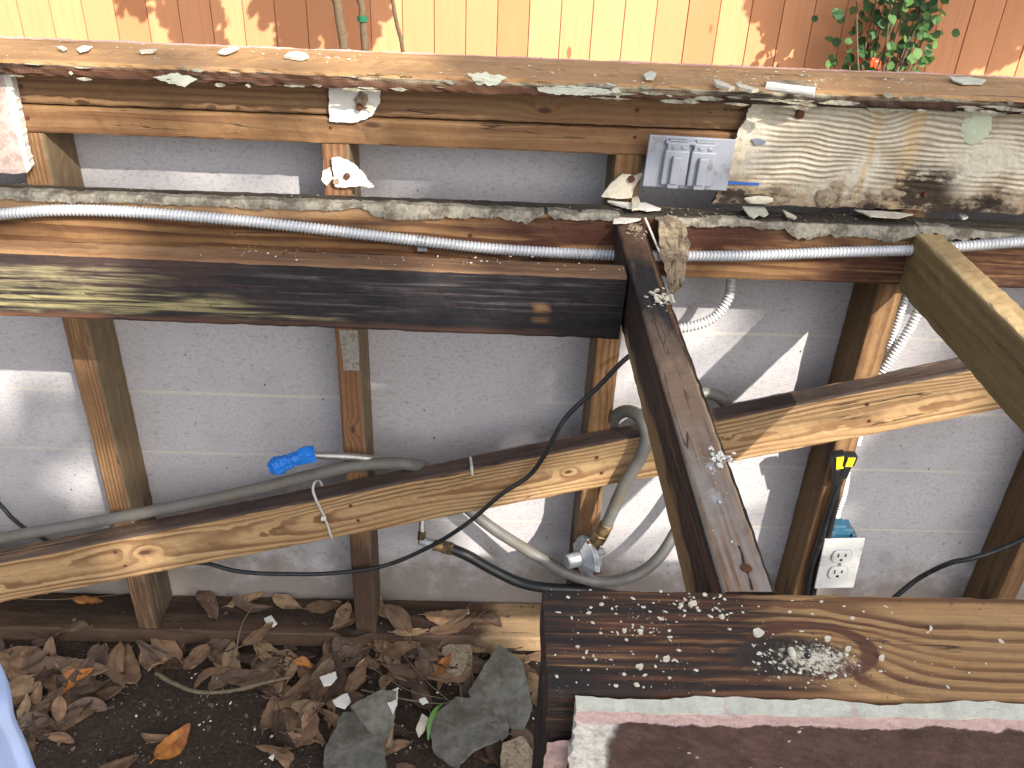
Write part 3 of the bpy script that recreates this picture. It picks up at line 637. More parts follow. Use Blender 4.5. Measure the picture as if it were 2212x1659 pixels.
# board pieces still screwed to the plates
o=chip([(710,188),(822,196),(820,222),(803,250),(790,258),(757,266),(712,262)],Y=-.0085,th=.006,mat='chipwhite',jag=.0012,seed=1,label='square scrap of white board screwed over the two upper plates',cat='board scrap',name='board_scrap')
def lump(pxs,Y,mat,parent,r,seed,name='torn_patch',zr=1,ry=.3):
    c=at(pxs[0],pxs[1],Y=Y); rg=random.Random(seed); bm=bmesh.new()
    slab(bm,[c+Vector((r*math.cos(A)*rg.uniform(.6,1.1),-.0012,zr*r*math.sin(A)*rg.uniform(.6,1.1))) for A in [k*math.pi/5 for k in range(10)]][::-1],(0,.0025,0),.0012,seed=seed,step=.002)
    return link(name,bm,M[mat],parent)
    return blob(name,at(pxs[0],pxs[1],Y=Y),r,r*zr,r*ry,M[mat],parent,seed)
lump((783,215),-.0095,'mortar',o,.0105,3,zr=1.3,ry=.28); screw(at(776,232,Y=-.0145),Vector((0,-1,0)),.0045,o); lump((797,230),-.0095,'chip',o,.008,7,ry=.3)
o=chip([(716,342),(733,341),(760,352),(782,372),(797,392),(808,406),(775,402),(738,406),(722,402)],Y=-.009,th=.005,mat='chipwhite',jag=.0014,seed=2,curl=-.001,label='fan-shaped white board scrap screwed to the middle stud above the ledger',cat='board scrap',name='board_scrap')
screw(at(749,381,Y=-.011),Vector((0,-1,0)),.0045,o); lump((726,392),-.010,'mortar',o,.005,9)
chip([(697,370),(712,362),(718,385),(706,402),(695,392)],Y=-.007,th=.005,mat='chip',jag=.0016,seed=3,label='small dirty board crumb behind the fan-shaped scrap',cat='board scrap',name='board_scrap')
o=chip([(1298,425),(1320,396),(1345,376),(1372,380),(1388,374),(1380,390),(1368,410),(1366,428),(1340,430)],Y=-.010,th=.005,mat='chip',jag=.0012,seed=4,label='pointed white board scrap screwed beside the grey outlet cover',cat='board scrap',name='board_scrap')
screw(at(1364,387,Y=-.0125),Vector((0,-1,0)),.0048,o)
chip([(1312,433),(1345,436),(1395,438),(1428,450),(1400,452),(1355,447)],Z=.911,th=.003,mat='chipwhite',jag=.0012,seed=5,label='long white splinter lying on the ledger above the dark joist',cat='chip')
chip([(1365,430),(1376,420),(1382,432),(1380,448),(1366,450)],Z=.916,th=.004,mat='chip',jag=.0012,seed=6,label='small upright chip below the grey outlet cover',cat='chip')
chip([(1327,466),(1340,458),(1372,464),(1386,471),(1350,480),(1325,479)],Z=.8985,th=.003,mat='chipwhite',jag=.0008,seed=7,label='white chip lying on the head of the dark joist',cat='chip')
chip([(1603,446),(1652,445),(1660,462),(1650,467),(1640,463),(1628,470),(1618,465)],Z=.9095,th=.002,mat='celadon',jag=.0008,seed=8,label='pale green chip lying on the ledger under the combed mortar board',cat='chip')
chip([(1690,452),(1702,458),(1722,468),(1716,472),(1700,466)],Z=.909,th=.002,mat='chip',jag=.0008,seed=9,label='thin curled chip right of the pale green chip on the ledger',cat='chip')
chip([(1845,452),(1900,455),(1975,462),(1940,470),(1880,466)],Z=.911,th=.002,mat='chip',jag=.0014,seed=10,label='long splintered cream chip on the ledger at the right',cat='chip')
chip([(2070,462),(2082,461),(2092,468),(2080,472)],Z=.906,th=.003,mat='chipwhite',jag=.0005,seed=11,label='small white chip on the ledger near the right edge',cat='chip')
# on the cap
CZ=1.0835
chip([(614,120),(625,112),(640,110),(660,113),(668,121),(650,126),(630,124)],Z=CZ,mat='celadon',th=.003,seed=12,label='large pale chip lying alone on the left half of the cap')
chip([(470,113),(480,105),(505,101),(517,103),(500,111),(485,116)],Z=CZ,mat='celadon',th=.002,seed=13,label='narrow pale chip near the left end of the cap')
chip([(122,100),(135,98),(145,104),(135,108)],Z=CZ,mat='chip',th=.002,seed=14,label='leftmost small chip on the cap')
chip([(165,105),(180,98),(200,100),(190,108),(172,113)],Z=CZ,mat='chipwhite',th=.001,seed=15,label='crumbly white smear second from the left end of the cap')
chip([(300,108),(340,105),(330,112),(305,113)],Z=CZ,mat='chip',th=.002,seed=16,label='thin flat chip left of the narrow pale chip on the cap')
chip([(2050,165),(2068,166),(2095,166),(2130,172),(2122,180),(2080,180),(2060,174)],Z=CZ,mat='celadon',th=.002,seed=17,label='broad pale flake on the right end of the cap',jag=.0012)
# white tube-like splinter and crumbs near it
bm=bmesh.new(); A_=at(1655,186,Z=CZ+.004); B_=at(1762,200,Z=CZ+.004)
P=resample([A_+(B_-A_)*(i/40) for i in range(41)],.0015); tube(bm,P,lambda s,f,A:.0052*(1+.12*math.sin(A*2+1))+.0007*nz((s,A,0),60),9)
recentre(props(link('rolled_splinter',bm,M['chipwhite']),'thick white rolled splinter lying at the front of the cap','splinter'))
chip([(1540,170),(1560,175),(1588,188),(1575,190),(1548,182)],Z=CZ+.002,mat='chip',th=.004,seed=18,label='cream chip second to the left of the rolled splinter on the cap')
chip([(1588,178),(1610,183),(1640,192),(1625,194),(1598,188)],Z=CZ+.002,mat='chip',th=.004,seed=19,label='cream chip just left of the rolled splinter on the cap')
chip([(1648,176),(1690,172),(1730,176),(1765,184),(1735,188),(1690,184)],Z=CZ+.001,mat='mortar',th=.004,seed=20,label='brownish flake behind the rolled splinter on the cap',jag=.0014)
chip([(1390,160),(1405,153),(1418,157),(1412,168),(1395,168)],Z=CZ+.001,mat='celadon',th=.003,seed=21,label='squarish pale green chip in the middle of the cap')
chip([(1310,178),(1333,186),(1342,200),(1335,218),(1328,205)],Y=-.046,mat='celadon',th=.002,seed=22,label='pale green sliver hanging from the cap edge')
chip([(1160,190),(1230,186),(1300,190),(1325,200),(1280,206),(1200,204),(1165,198)],Y=-.0475,mat='celadon',th=.003,seed=23,label='long pale green paint flake stuck to the middle of the cap edge',jag=.002)
chip([(1010,160),(1050,158),(1095,168),(1070,186),(1030,182)],Y=-.0465,mat='celadon',th=.003,seed=24,label='grey green paint patch on the cap edge',jag=.002)
chip([(330,166),(380,158),(425,170),(400,188),(365,180)],Y=-.0465,mat='celadon',th=.002,seed=25,label='pale green paint patch on the left part of the cap edge',jag=.002)
chip([(1860,222),(1930,210),(2045,218),(2050,238),(1960,240),(1880,238)],Y=-.021,mat='celadon',th=.006,seed=26,label='pale green scrap wedged under the cap above the combed board',jag=.0016)
rg=random.Random(77); bm=bmesh.new()
for k in range(90):
    x=-.5+1.65*rg.random()**.7; L=rg.uniform(.006,.04)*(1.3 if x>.3 else .8); z=rg.choice([1.0605,1.066,1.0755])+rg.gauss(0,.0012); h=rg.uniform(.0008,.0032); t=bmesh.new()
    slab(t,[Vector((x,-.0475,z)),Vector((x+L*.3,-.0480,z-h*rg.random())),Vector((x+L*.7,-.0478,z-h)),Vector((x+L,-.0475,z-h*.3)),Vector((x+L*.6,-.0470,z+h*.6)),Vector((x+L*.2,-.0470,z+h*.5))],(0,.002,0),.0008,seed=k,step=.002)
    me=bpy.data.meshes.new('t'); t.to_mesh(me); t.free(); bm.from_mesh(me); bpy.data.meshes.remove(me)
props(link('peeling_paint',bm,plain('weathered paint',(.36,.35,.26),.9,0,.8,160,.8,dirt=(.12,.09,.06),dirt_amt=.7),fr),kind='stuff')
# crumbs: uncountable dust of mortar
def crumbs(name,label,n,where,rmin,rmax,mat,seed):
    rg=random.Random(seed); bm=bmesh.new()
    for i in range(n):
        p=where(rg)
        if p is None: continue
        r=rmin*(rmax/rmin)**(rg.random()**1.8); t=bmesh.new(); bmesh.ops.create_icosphere(t,subdivisions=1,radius=r)
        sx,sy,sz=rg.uniform(.7,1.6),rg.uniform(.5,1.2),rg.uniform(.15,.45); rot=Matrix.Rotation(rg.random()*6.28,3,'Z')
        for v in t.verts: v.co=rot@Vector((v.co.x*sx,v.co.y*sy,v.co.z*sz))*(1+rg.uniform(-.25,.25)); v.co+=p+Vector((0,0,r*sz*.6))
        me=bpy.data.meshes.new('t'); t.to_mesh(me); t.free(); bm.from_mesh(me); bpy.data.meshes.remove(me)
    return props(link(name,bm,M[mat]),label,'crumbs',kind='stuff')
def on(z,regs):
    tot=sum(r[4] for r in regs)
    def w(rg):
        u=rg.random()*tot
        for (cx,cy,sx,sy,wt,*lim) in regs:
            u-=wt
            if u<=0: break
        x,y=rg.gauss(cx,sx),rg.gauss(cy,sy); p=at(x,y,Z=z); return p
    return w
def lim(fn,x0,x1,y0,y1):
    def w(rg):
        p=fn(rg)
        return p if p and x0<p.x<x1 and y0<p.y<y1 else None
    return w
crumbs('mortar_crumbs','pale crumbs scattered over the near plate and thick around its knot hole',1300,lim(on(ZT,[(1755,1415,62,30,5),(1420,1335,120,48,2.4),(1620,1380,220,60,3),(1330,1400,90,60,1.8),(1950,1400,150,50,.7),(1490,1310,60,18,.8)]),pL+.002,1.0,YF+.001,YN-.001),.00018,.0017,'chip',1)
crumbs('mortar_crumbs','fine pale crumbs strewn along the top of the cap',420,lim(on(1.0790,[(1500,172,120,12,2),(1700,180,90,10,2),(400,110,300,10,1.2),(1900,185,200,12,1.5),(740,125,60,6,1),(1150,165,250,15,1)]),-.6,1.3,-.038,.08),.0005,.0028,'chip',2)
crumbs('mortar_crumbs','fine crumbs on top of the scorched header',120,lim(on(.893,[(1000,565,180,8,2),(560,540,90,8,1.5),(1300,585,60,8,.5)]),-.4,.4,-.207,-.165),.0004,.0018,'chipwhite',3)
crumbs('mortar_crumbs','loose crumbs on the head and top of the dark joist',170,lim(on(.893,[(1375,495,18,14,3),(1440,650,16,10,3),(1560,990,20,12,1),(1560,1100,40,60,.5)]),XJ1+.002,XJ1+ST-.001,-.74,-.04),.0004,.0025,'chip',4)
crumbs('mortar_crumbs','grey dirt crumbs lying along the ledger top',420,lim(lambda rg:Vector((rg.uniform(-.5,1.1),rg.uniform(-.04,-.002),.904)),-.6,1.2,-.06,.01),.0005,.0022,'chipgrey',5)
rgb=random.Random(31); bm=bmesh.new()
for k in range(380):
    px,py=rgb.uniform(-60,1160),rgb.uniform(1300,1670); p=at(px,py,Z=.0); zz=.0385 if p.y>-.004 and p.y<.088 else .006+.008*nz((p.x,p.y,0),6)
    if -.012<p.y<=-.004: continue
    p=Vector((p.x,p.y,zz)); q=Euler((rgb.gauss(0,.4),rgb.gauss(0,.4),rgb.random()*6.28)).to_matrix(); r1=rgb.uniform(.0015,.006)
    vs=[bm.verts.new(p+q@Vector((r1*math.cos(A)*rgb.uniform(.4,1.3),r1*.7*math.sin(A)*rgb.uniform(.4,1.3),rgb.uniform(0,.002)))+Vector((0,0,.002))) for A in [i*math.pi/3 for i in range(6)]]; bm.faces.new(vs)
props(link('leaf_crumbs',bm,M['leafdry_bits']),'broken brown leaf bits strewn over the soil and bottom plate','leaf litter',kind='stuff')
crumbs('soil_crumbs','white specks and bits among the leaves on the soil',340,lambda rg:(lambda p:Vector((p.x,p.y,.005+.008*nz((p.x,p.y,0),6))))(on(0,[(900,1480,250,80,3),(400,1560,200,70,1)])(rg)),.0005,.0028,'chipwhite',6)
# bigger chips on the near plate
for k,(px,py,s,lb) in enumerate([(1638,1366,13,'biggest cream chip on the near plate left of the knot'),(1472,1305,7,'cream chip close to the far edge of the near plate'),(1495,1303,9,'rounder cream chip close to the far edge of the near plate'),(1384,1363,9,'cream chip in the dark left part of the near plate'),
      (1441,1420,10,'cream chip on the left part of the near plate above the broken corner'),(1382,1437,8,'lowest cream chip at the left of the near plate'),(1788,1378,8,'pebble-like chip just above the dusty knot hole'),(2010,1356,8,'lone chip on the clean right part of the near plate'),
      (1907,1420,8,'greyish chip right of the dusty knot'),(1832,1400,8,'grey chip at the right rim of the knot'),(1348,1360,6,'tiny chip near the left end of the near plate'),(1560,1330,7,'chip standing between the two clusters on the near plate')]):
    rg=random.Random(k); pts=[(px+s*.95*math.cos(A)*rg.uniform(.5,1.25),py+s*.68*math.sin(A)*rg.uniform(.5,1.25)) for A in [i*math.pi/4 for i in range(8)]]
    chip(pts,Z=ZT+.0022,th=.0022,mat='chip',jag=.0009,curl=.0004,seed=40+k,label=lb)
bm=bmesh.new(); A_=at(1707,1400,Z=ZT+.004);B_=at(1716,1424,Z=ZT+.002); tube(bm,resample([A_+(B_-A_)*i/20 for i in range(21)],.001),lambda s,f,A:.0018+.0006*math.sin(f*3.1),7)
recentre(props(link('wood_splinter',bm,M['chip']),'short cream splinter at the rim of the knot hole','splinter'))
# crusts on the dark joist
def tuft(px,py,r,n,mat,seed,label,name,cat,z=ZT+.001,sx=1):
    rg=random.Random(seed); c=at(px,py,Z=z); bm=bmesh.new()
    for k in range(n):
        o=c+Vector((rg.gauss(0,r*.5)*sx,rg.gauss(0,r*.55),rg.uniform(.0005,.003))); q=Euler((rg.gauss(0,.6),rg.gauss(0,.6),rg.random()*6.28)).to_matrix(); rr=r*rg.uniform(.15,.5); t=bmesh.new()
        pts=[q@Vector((rr*math.cos(A)*rg.uniform(.5,1.3),rr*.7*math.sin(A)*rg.uniform(.5,1.3),0))+o for A in [i_*math.pi/3.5 for i_ in range(7)]]
        slab(t,pts,q@Vector((0,0,-.0016)),.0007,seed=seed+k,step=.0012); me=bpy.data.meshes.new('t'); t.to_mesh(me); t.free(); bm.from_mesh(me); bpy.data.meshes.remove(me)
    return recentre(props(link(name,bm,M[mat]),label,cat))
tuft(1432,645,.012,26,'chip',61,'crumbly cream mortar crust on the dark joist under the sandy chunk','mortar_crust','mortar')
tuft(1372,496,.011,26,'mortar',62,'brown mortar crust on the head of the dark joist','mortar_crust','mortar')
tuft(1562,990,.009,24,'chipwhite',63,'white torn plaster tuft on the edge of the dark joist','plaster_tuft','plaster')
lump((1568,988),0,'rust',None,.001,1) if False else None
# sandy chunk hanging beside joist head
def chunk(pts,Y,th,mat,seed,label,name,cat):
    bm=bmesh.new(); slab(bm,[at(x,y,Y=Y) for x,y in pts],(0,th,0),.0025,seed=seed,step=.004,curl=.004)
    for v in bm.verts: v.co+=Vector((nz(v.co,70,1),nz(v.co,70,2)*1.5,nz(v.co,70,3)))*.004
    o=recentre(link(name,bm,M[mat],smooth=False)); return props(o,label,cat)
chunk([(1424,480),(1440,474),(1468,476),(1480,492),(1492,530),(1482,565),(1478,600),(1466,630),(1452,640),(1444,610),(1436,575),(1424,540)],-.062,.018,'mortar',3,'rough sandy mortar chunk wedged between the ledger and the dark joist','mortar_chunk','mortar')
bm=bmesh.new(); A_=at(1393,470,Y=-.050); B_=at(1428,552,Y=-.062); tube(bm,resample([A_+(B_-A_)*i/40 for i in range(41)],.002),.0018,7)
recentre(props(link('long_nail',bm,M['tie']),'thin pale nail leaning beside the sandy mortar chunk','nail'))
# dusty nail plate on the second stud
bm=bmesh.new(); slab(bm,f([(733,712),(772,714),(776,760),(776,800),(742,800)],-.0012),(0,.0011,0),.0006,seed=5); o=link('mortar_patch',bm,plain('rusty mortar patch',(.30,.29,.26),.9,0,.6,160,.8,dirt=(.16,.06,.02),dirt_amt=.5),fr)

# ------------------------------------------------------------ conduits, cables, hoses
def ridged(name,pts,r,pitch,depth,mat,label,cat,n=14,group=None,parent=None,step=None):
    P=resample(catmull(pts,.004),step or pitch/7); bm=bmesh.new()
    tube(bm,P,lambda s,f,A:r-depth*abs(math.sin(math.pi*s/pitch+A*.5))**1.6*1.0+depth*.5,n)
    o=link(name,bm,M[mat],parent,smooth=True)
    if parent is None: props(o,label,cat,group)
    return o
def pipe(name,pts,r,mat,label,cat,n=12,parent=None,taper=None,group=None,wob=0):
    P=resample(catmull(pts,.004),.004); bm=bmesh.new()
    tube(bm,P,lambda s,f,A:(r if not taper else taper(f)*r)*(1+wob*noise.noise(Vector((s*30,A,0)))),n)
    o=link(name,bm,M[mat],parent,smooth=True)
    if parent is None: props(o,label,cat,group)
    return o
yc=-.0475
cpts=[at(x,y,Y=yc) for x,y in ((-900,505),(-420,498),(-120,474),(0,463),(110,455),(240,456),(420,468),(600,485),(780,506),(910,521),(1060,537),(1200,546),(1330,551),(1480,553),(1620,552),(1800,545),(1975,540),(2080,532),(2212,522),(2330,514),(2700,500),(3100,520))]
con=ridged('flexible_conduit',cpts,.0074,.0050,.0019,'conduit','long silver ribbed metal conduit running along the front of the ledger','conduit')
p0,p1=at(898,519.5,Y=yc),at(924,523,Y=yc); bm=bmesh.new(); tube(bm,[p0,p0+(p1-p0)*.08,p0+(p1-p0)*.1,p0+(p1-p0)*.5,p0+(p1-p0)*.9,p0+(p1-p0)*.92,p1],lambda s,f,A:.0078 if .1<f<.9 else .0072,16)
box(bm,(p0.x+.002,-.0479,p0.z-.016),(p1.x-.001,-.0384,p0.z-.007),bev=.0005); link('clamp',bm,M['zinc'],con)
ridged('flexible_conduit',[at(x,y,Y=Y) for x,y,Y in ((1582,560,.03),(1580,612,.030),(1573,645,.028),(1550,678,.025),(1520,697,.022),(1478,708,.02),(1440,712,.02))],.0073,.0056,.0022,'conduit','ribbed metal conduit curling down below the ledger beside the dark joist','conduit')
ridged('flexible_conduit',[at(x,y,Y=.055) for x,y in ((1985,560),(1960,630),(1944,680),(1925,740),(1905,800),(1880,860),(1850,960))],.0062,.0056,.0022,'conduit','thin ribbed metal conduit close against the fourth stud','conduit')
ridged('flexible_conduit',[at(x,y,Y=.045) for x,y in ((2020,600),(1986,668),(1962,715),(1930,765),(1900,812),(1870,860),(1835,950),(1822,1060),(1806,1110),(1808,1140))],.0073,.0060,.0024,'conduit','ribbed metal conduit slanting behind the greenish joist down to the wall outlet','conduit')
# grey hose with regulator
def bt(px,dy=0,off=0):   # lies on the brace top
    v=at(px,900,Y=-.02); x=v.x
    return Vector((x,-.020+off,brace_top(x)+.0105+dy))
q=[(-560,1268),(-300,1222),(-60,1180),(0,1163),(200,1128),(400,1090),(560,1055),(660,1030),(760,1007),(840,1001),(880,1003)]
H=[at(x,y,Y=-.018) for x,y in q]
H+=[at(930,1015,Y=.018),at(975,1060,Y=.028),at(1010,1098,Y=.028),at(1070,1145,Y=.020),at(1150,1195,Y=-.01),at(1220,1235,Y=-.03),at(1290,1255,Y=-.03),at(1360,1247,Y=-.03),at(1420,1208,Y=-.01),at(1470,1130,Y=.02),at(1530,1020,Y=.035),at(1572,905,Y=.04),at(1562,866,Y=.04),at(1530,850,Y=.045),at(1480,860,Y=.04),at(1420,905,Y=.03),at(1350,955,Y=.025),at(1322,930,Y=.02),at(1330,900,Y=.0),at(1355,888,Y=-.02),at(1383,902,Y=-.042),at(1396,940,Y=-.058),at(1385,985,Y=-.062),at(1352,1040,Y=-.060),at(1325,1100,Y=-.055),at(1310,1135,Y=-.052)]
hose=pipe('gas_hose',H,.0102,'rubber','thick grey rubber hose lying along the diagonal brace and looping to the regulator','hose',16,wob=.03)
def seg(a,b,r0,r1,mat,parent,name,n=12,hexa=False):
    bm=bmesh.new(); A,B=Vector(a),Vector(b); tube(bm,[A,A+(B-A)*.08,A+(B-A)*.92,B],lambda s,f,A_:(r0+(r1-r0)*f)*(.9 if f in(0,1) else 1),6 if hexa else n)
    return link(name,bm,M[mat],parent,smooth=not hexa)
a1,a2,a3,a4=at(1312,1130,Y=-.052),at(1300,1152,Y=-.051),at(1291,1168,Y=-.050),at(1280,1190,Y=-.049)
seg(a1,a2,.0118,.0118,'brass',hose,'ferrule'); seg(a2,a3,.0135,.0135,'brass',hose,'hex_nut',hexa=True); 
reg=empty('gas_regulator',at(1268,1235,Y=-.04),'dull grey metal gas regulator on the end of the grey hose','regulator')
seg(a3,a4,.0085,.0085,'brass',reg,'inlet')
# round two-flange diaphragm body seen on edge, axis towards lower left
axis=Vector((-.88,-.42,.05)).normalized(); cc=at(1268,1202,Y=-.045)
def disc(c,ax,prof,mat,parent,name,n=24,lob=0):
    bm=bmesh.new(); P=[c+ax*d*1.2 for d,_ in prof]; rs=[r*1.2 for _,r in prof]; 
    it=iter(range(len(P)*n)); k=[0]
    def rad(s,f,A): 
        i=k[0]//n; k[0]+=1; return rs[i]*(1+lob*max(0,math.cos(A*4))**6)
    tube(bm,P,rad,n); return link(name,bm,M[mat],parent)
disc(cc,axis,[(-.016,.010),(-.012,.020),(-.004,.026),(-.002,.030)],'zinc',reg,'lower_housing',lob=.12)
disc(cc,axis,[(-.0015,.031),(.0015,.031),(.002,.030),(.0045,.029),(.010,.020),(.014,.013)],'zinc',reg,'upper_housing',lob=.12)
disc(cc,axis,[(.013,.011),(.032,.0105),(.034,.009)],'zinc',reg,'spring_cap',16)
seg(cc-axis*.008+Vector((0,0,-.012)),cc-axis*.010+Vector((.002,0,-.042)),.010,.008,'zinc',reg,'outlet_port')
seg(cc-axis*.014,cc-axis*.034+Vector((0,0,.002)),.009,.007,'zinc',reg,'side_port',hexa=True)
for k in range(4):
    A=k*math.pi/2+.6; u=axis.orthogonal().normalized(); v=axis.cross(u); pp=cc+(u*math.cos(A)+v*math.sin(A))*.038; seg(pp-axis*.007,pp+axis*.007,.0032,.0032,'rust',reg,'bolt',hexa=True)
# braided pigtail, brass coupling and black hose
bh=pipe('black_hose',[at(x,y,Y=Y) for x,y,Y in ((975,1185,.02),(1010,1200,.015),(1060,1228,.01),(1120,1257,.0),(1180,1270,-.01),(1260,1275,-.01),(1340,1290,-.01),(1420,1330,.0))],.0098,'blackhose','thick black rubber hose with a brass coupling below the brace','hose',16)
seg(at(936,1177,Y=.022),at(958,1181,Y=.021),.0105,.0105,'brass',bh,'coupling'); seg(at(956,1181,Y=.021),at(978,1186,Y=.02),.0122,.0122,'brass',bh,'hex_nut',hexa=True)
seg(at(905,1166,Y=.024),at(938,1178,Y=.022),.0085,.009,'zinc',bh,'elbow')
ridged('braided_line',[at(x,y,Y=Y) for x,y,Y in ((925,1060,.03),(917,1100,.028),(912,1125,.026),(912,1150,.024))],.0052,.0030,.001,'steel','short braided steel line dropping behind the brace to the brass coupling','gas line')
seg(at(912,1146,Y=.024),at(910,1166,Y=.024),.0068,.0075,'brass',bpy.data.objects['braided_line'],'flare_nut',hexa=True)
# corrugated line with the blue tape
gl=ridged('corrugated_gas_line',[at(x,y,Y=Y) for x,y,Y in ((640,990,-.035),(672,984,-.033),(720,985,-.028),(765,987,-.02),(810,992,-.008),(850,998,.008),(890,1010,.02),(925,1050,.028))],.0064,.0030,.0009,'steel','slim ribbed stainless gas line with its end wrapped in blue tape','gas line')
P=resample(catmull([at(x,y,Y=-.036) for x,y in ((585,1012),(600,1006),(625,996),(650,987),(682,982))],.003),.0018); bm=bmesh.new()
tube(bm,P,lambda s,f,A:(.0155*(1-f*.55) if f>.18 else .0095+.034*f)*(1+.30*noise.noise(Vector((s*70,math.cos(A)*1.7,math.sin(A)*1.7)))+.18*noise.noise(Vector((s*260,A*1.5,2)))),18)
link('blue_tape',bm,M['tape'],gl)
bm=bmesh.new(); slab(bm,f([(645,967),(678,961),(680,972),(676,990),(650,996),(640,984)],-.038),(0,.0012,0),.0012,seed=3,curl=.003); link('tape_tail',bm,M['tape'],gl)
bm=bmesh.new(); slab(bm,f([(640,990),(682,985),(684,998),(655,1003),(638,1008)],-.046),(0,.0012,0),.001,seed=5,curl=-.002); link('tape_tail',bm,M['tape'],gl)
# thin cables
pipe('black_cable',[at(x,y,Y=Y) for x,y,Y in ((-500,700,.06),(-200,900,.06),(-80,1010,.06),(0,1090,.06),(30,1122,.05),(70,1150,.03),(160,1190,.02),(300,1200,.015),(400,1213,.01),(450,1218,.0),(520,1235,-.008),(620,1240,-.012),(720,1238,-.012),(830,1222,-.015),(930,1180,-.03),(1010,1130,-.05),(1080,1070,-.054),(1140,1030,-.055),(1175,985,-.055),(1220,905,-.050),(1290,838,-.045),(1358,770,-.045),(1425,735,-.03))],.0038,'black','thin black cable winding from the lower left across the brace up to the header','cable',10)
pipe('black_cable',[at(x,y,Y=Y) for x,y,Y in ((1900,1320,.02),(1945,1280,.02),(1990,1246,.02),(2050,1217,.0),(2095,1207,-.008),(2150,1190,-.008),(2212,1163,-.008),(2290,1120,-.008),(2600,1000,-.008),(2900,980,-.008))],.0048,'black','thick black cable crossing the bay and last stud at the right edge','cable',10)
def plug_cord(pts,tip0,tip1,label,tag):
    o=pipe('power_cord',pts,.0056,'black',label,'power cord',10)
    A,B=tip0,tip1; ax=(B-A).normalized()
    sd_=ax.cross(Vector((0,1,0))).normalized(); m=Matrix((sd_,-Vector((0,1,0)),ax)).transposed().to_4x4(); m.translation=A; L=(B-A).length
    bm=bmesh.new(); box(bm,(-.0085,-.007,0),(.0085,.007,L*.55),m,.003); box(bm,(-.011,-.009,L*.55),(.011,.009,L),m,.003); link('plug',bm,M['black'],o)
    bm=bmesh.new(); box(bm,(-.0060,.0088,L*.60),(.0060,.0104,L*.97),m,.0005); link('yellow_label',bm,M['yellow'],o)
    return o
plug_cord([at(x,y,Y=-.010) for x,y in ((1811,1040),(1806,1080),(1795,1130),(1785,1175),(1768,1225),(1755,1290),(1745,1350))],at(1808,1045,Y=-.012),at(1811,978,Y=-.022),'left one of two black cords with a yellow tipped plug tied to the fourth stud',0)
plug_cord([at(x,y,Y=-.012) for x,y in ((1824,1012),(1814,1040),(1800,1075),(1786,1120),(1772,1170),(1752,1225),(1742,1290),(1735,1350))],at(1817,1030,Y=-.014),at(1837,980,Y=-.026),'right one of two black cords whose yellow tipped plug leans outward',1)
# cable ties
def loop_tie(pts,r,label):
    P=resample(catmull(pts,.003),.002); bm=bmesh.new(); tube(bm,P,r,7); return recentre(props(link('cable_tie',bm,M['tie']),label,'cable tie'))
tie=loop_tie([at(x,y,Y=Y) for x,y,Y in ((700,1060,.004),(690,1038,-.01),(680,1042,-.030),(676,1058,-.043),(684,1082,-.047),(698,1110,-.044),(710,1142,-.042),(716,1160,-.040),(722,1163,-.02),(722,1150,.0),(706,1080,.004),(700,1060,.004))],.0022,'yellowed cable tie looped round the brace and the grey hose')
p=at(699,1120,Y=-.046); bm=bmesh.new(); box(bm,(p.x-.004,-.049,p.z-.003),(p.x+.004,-.042,p.z+.003),bev=.0008); link('tie_head',bm,M['chipwhite'],tie)
p,q_=at(1015,988,Z=brace_top(.2)),at(1022,1008,Y=-.040)
xx=at(1018,1000,Y=-.038).x; zt=brace_top(xx); bm=bmesh.new(); tube(bm,catmull([Vector((xx-.002,-.012,zt+.002)),Vector((xx,-.030,zt+.0025)),Vector((xx+.001,-.0395,zt+.001)),Vector((xx+.002,-.041,zt-.010))],.002),.0026,6)
recentre(props(link('tie_stub',bm,M['tie']),'short pale cable tie stub over the top edge of the brace','cable tie'))
p=at(80,1245,Y=-.038)
# ------------------------------------------------------------ weatherproof outlet cover
C0=at(1393,302,Y=-.030); C1=at(1583,296,Y=-.030); C3=at(1389,411,Y=-.030); C2=at(1567,406,Y=-.030)
cx_=(C1-C0).normalized(); W_=.1155; H_=.0705
org=at(1488,353,Y=-.030); up_=Vector((0,0,1)); tilt=Matrix.Rotation(R(1.2),3,'Y')
cx_=tilt@Vector((1,0,0)); cz_=tilt@Vector((0,0,1)); cm=Matrix((cx_,Vector((0,-1,0)).cross(Vector((0,0,0))) if 0 else Vector((0,1,0)),cz_)).transposed().to_4x4(); cm.translation=org
oc=empty('weatherproof_outlet',org,'grey metal weatherproof outlet cover with two flip lids mounted below the cap','outlet')
bm=bmesh.new(); box(bm,(-W_/2,0,-H_/2),(W_/2,.004,H_/2),cm,.0012); link('cover_plate',bm,M['grey'],oc)
bm=bmesh.new(); box(bm,(-.046,.0045,-.030),(.046,.040,.026),cm,.002); link('outlet_box',bm,M['black'],oc)
bm=bmesh.new(); box(bm,(-.036,-.006,.026),(.034,.0005,.0305),cm,.001); link('hinge_bar',bm,M['grey'],oc)
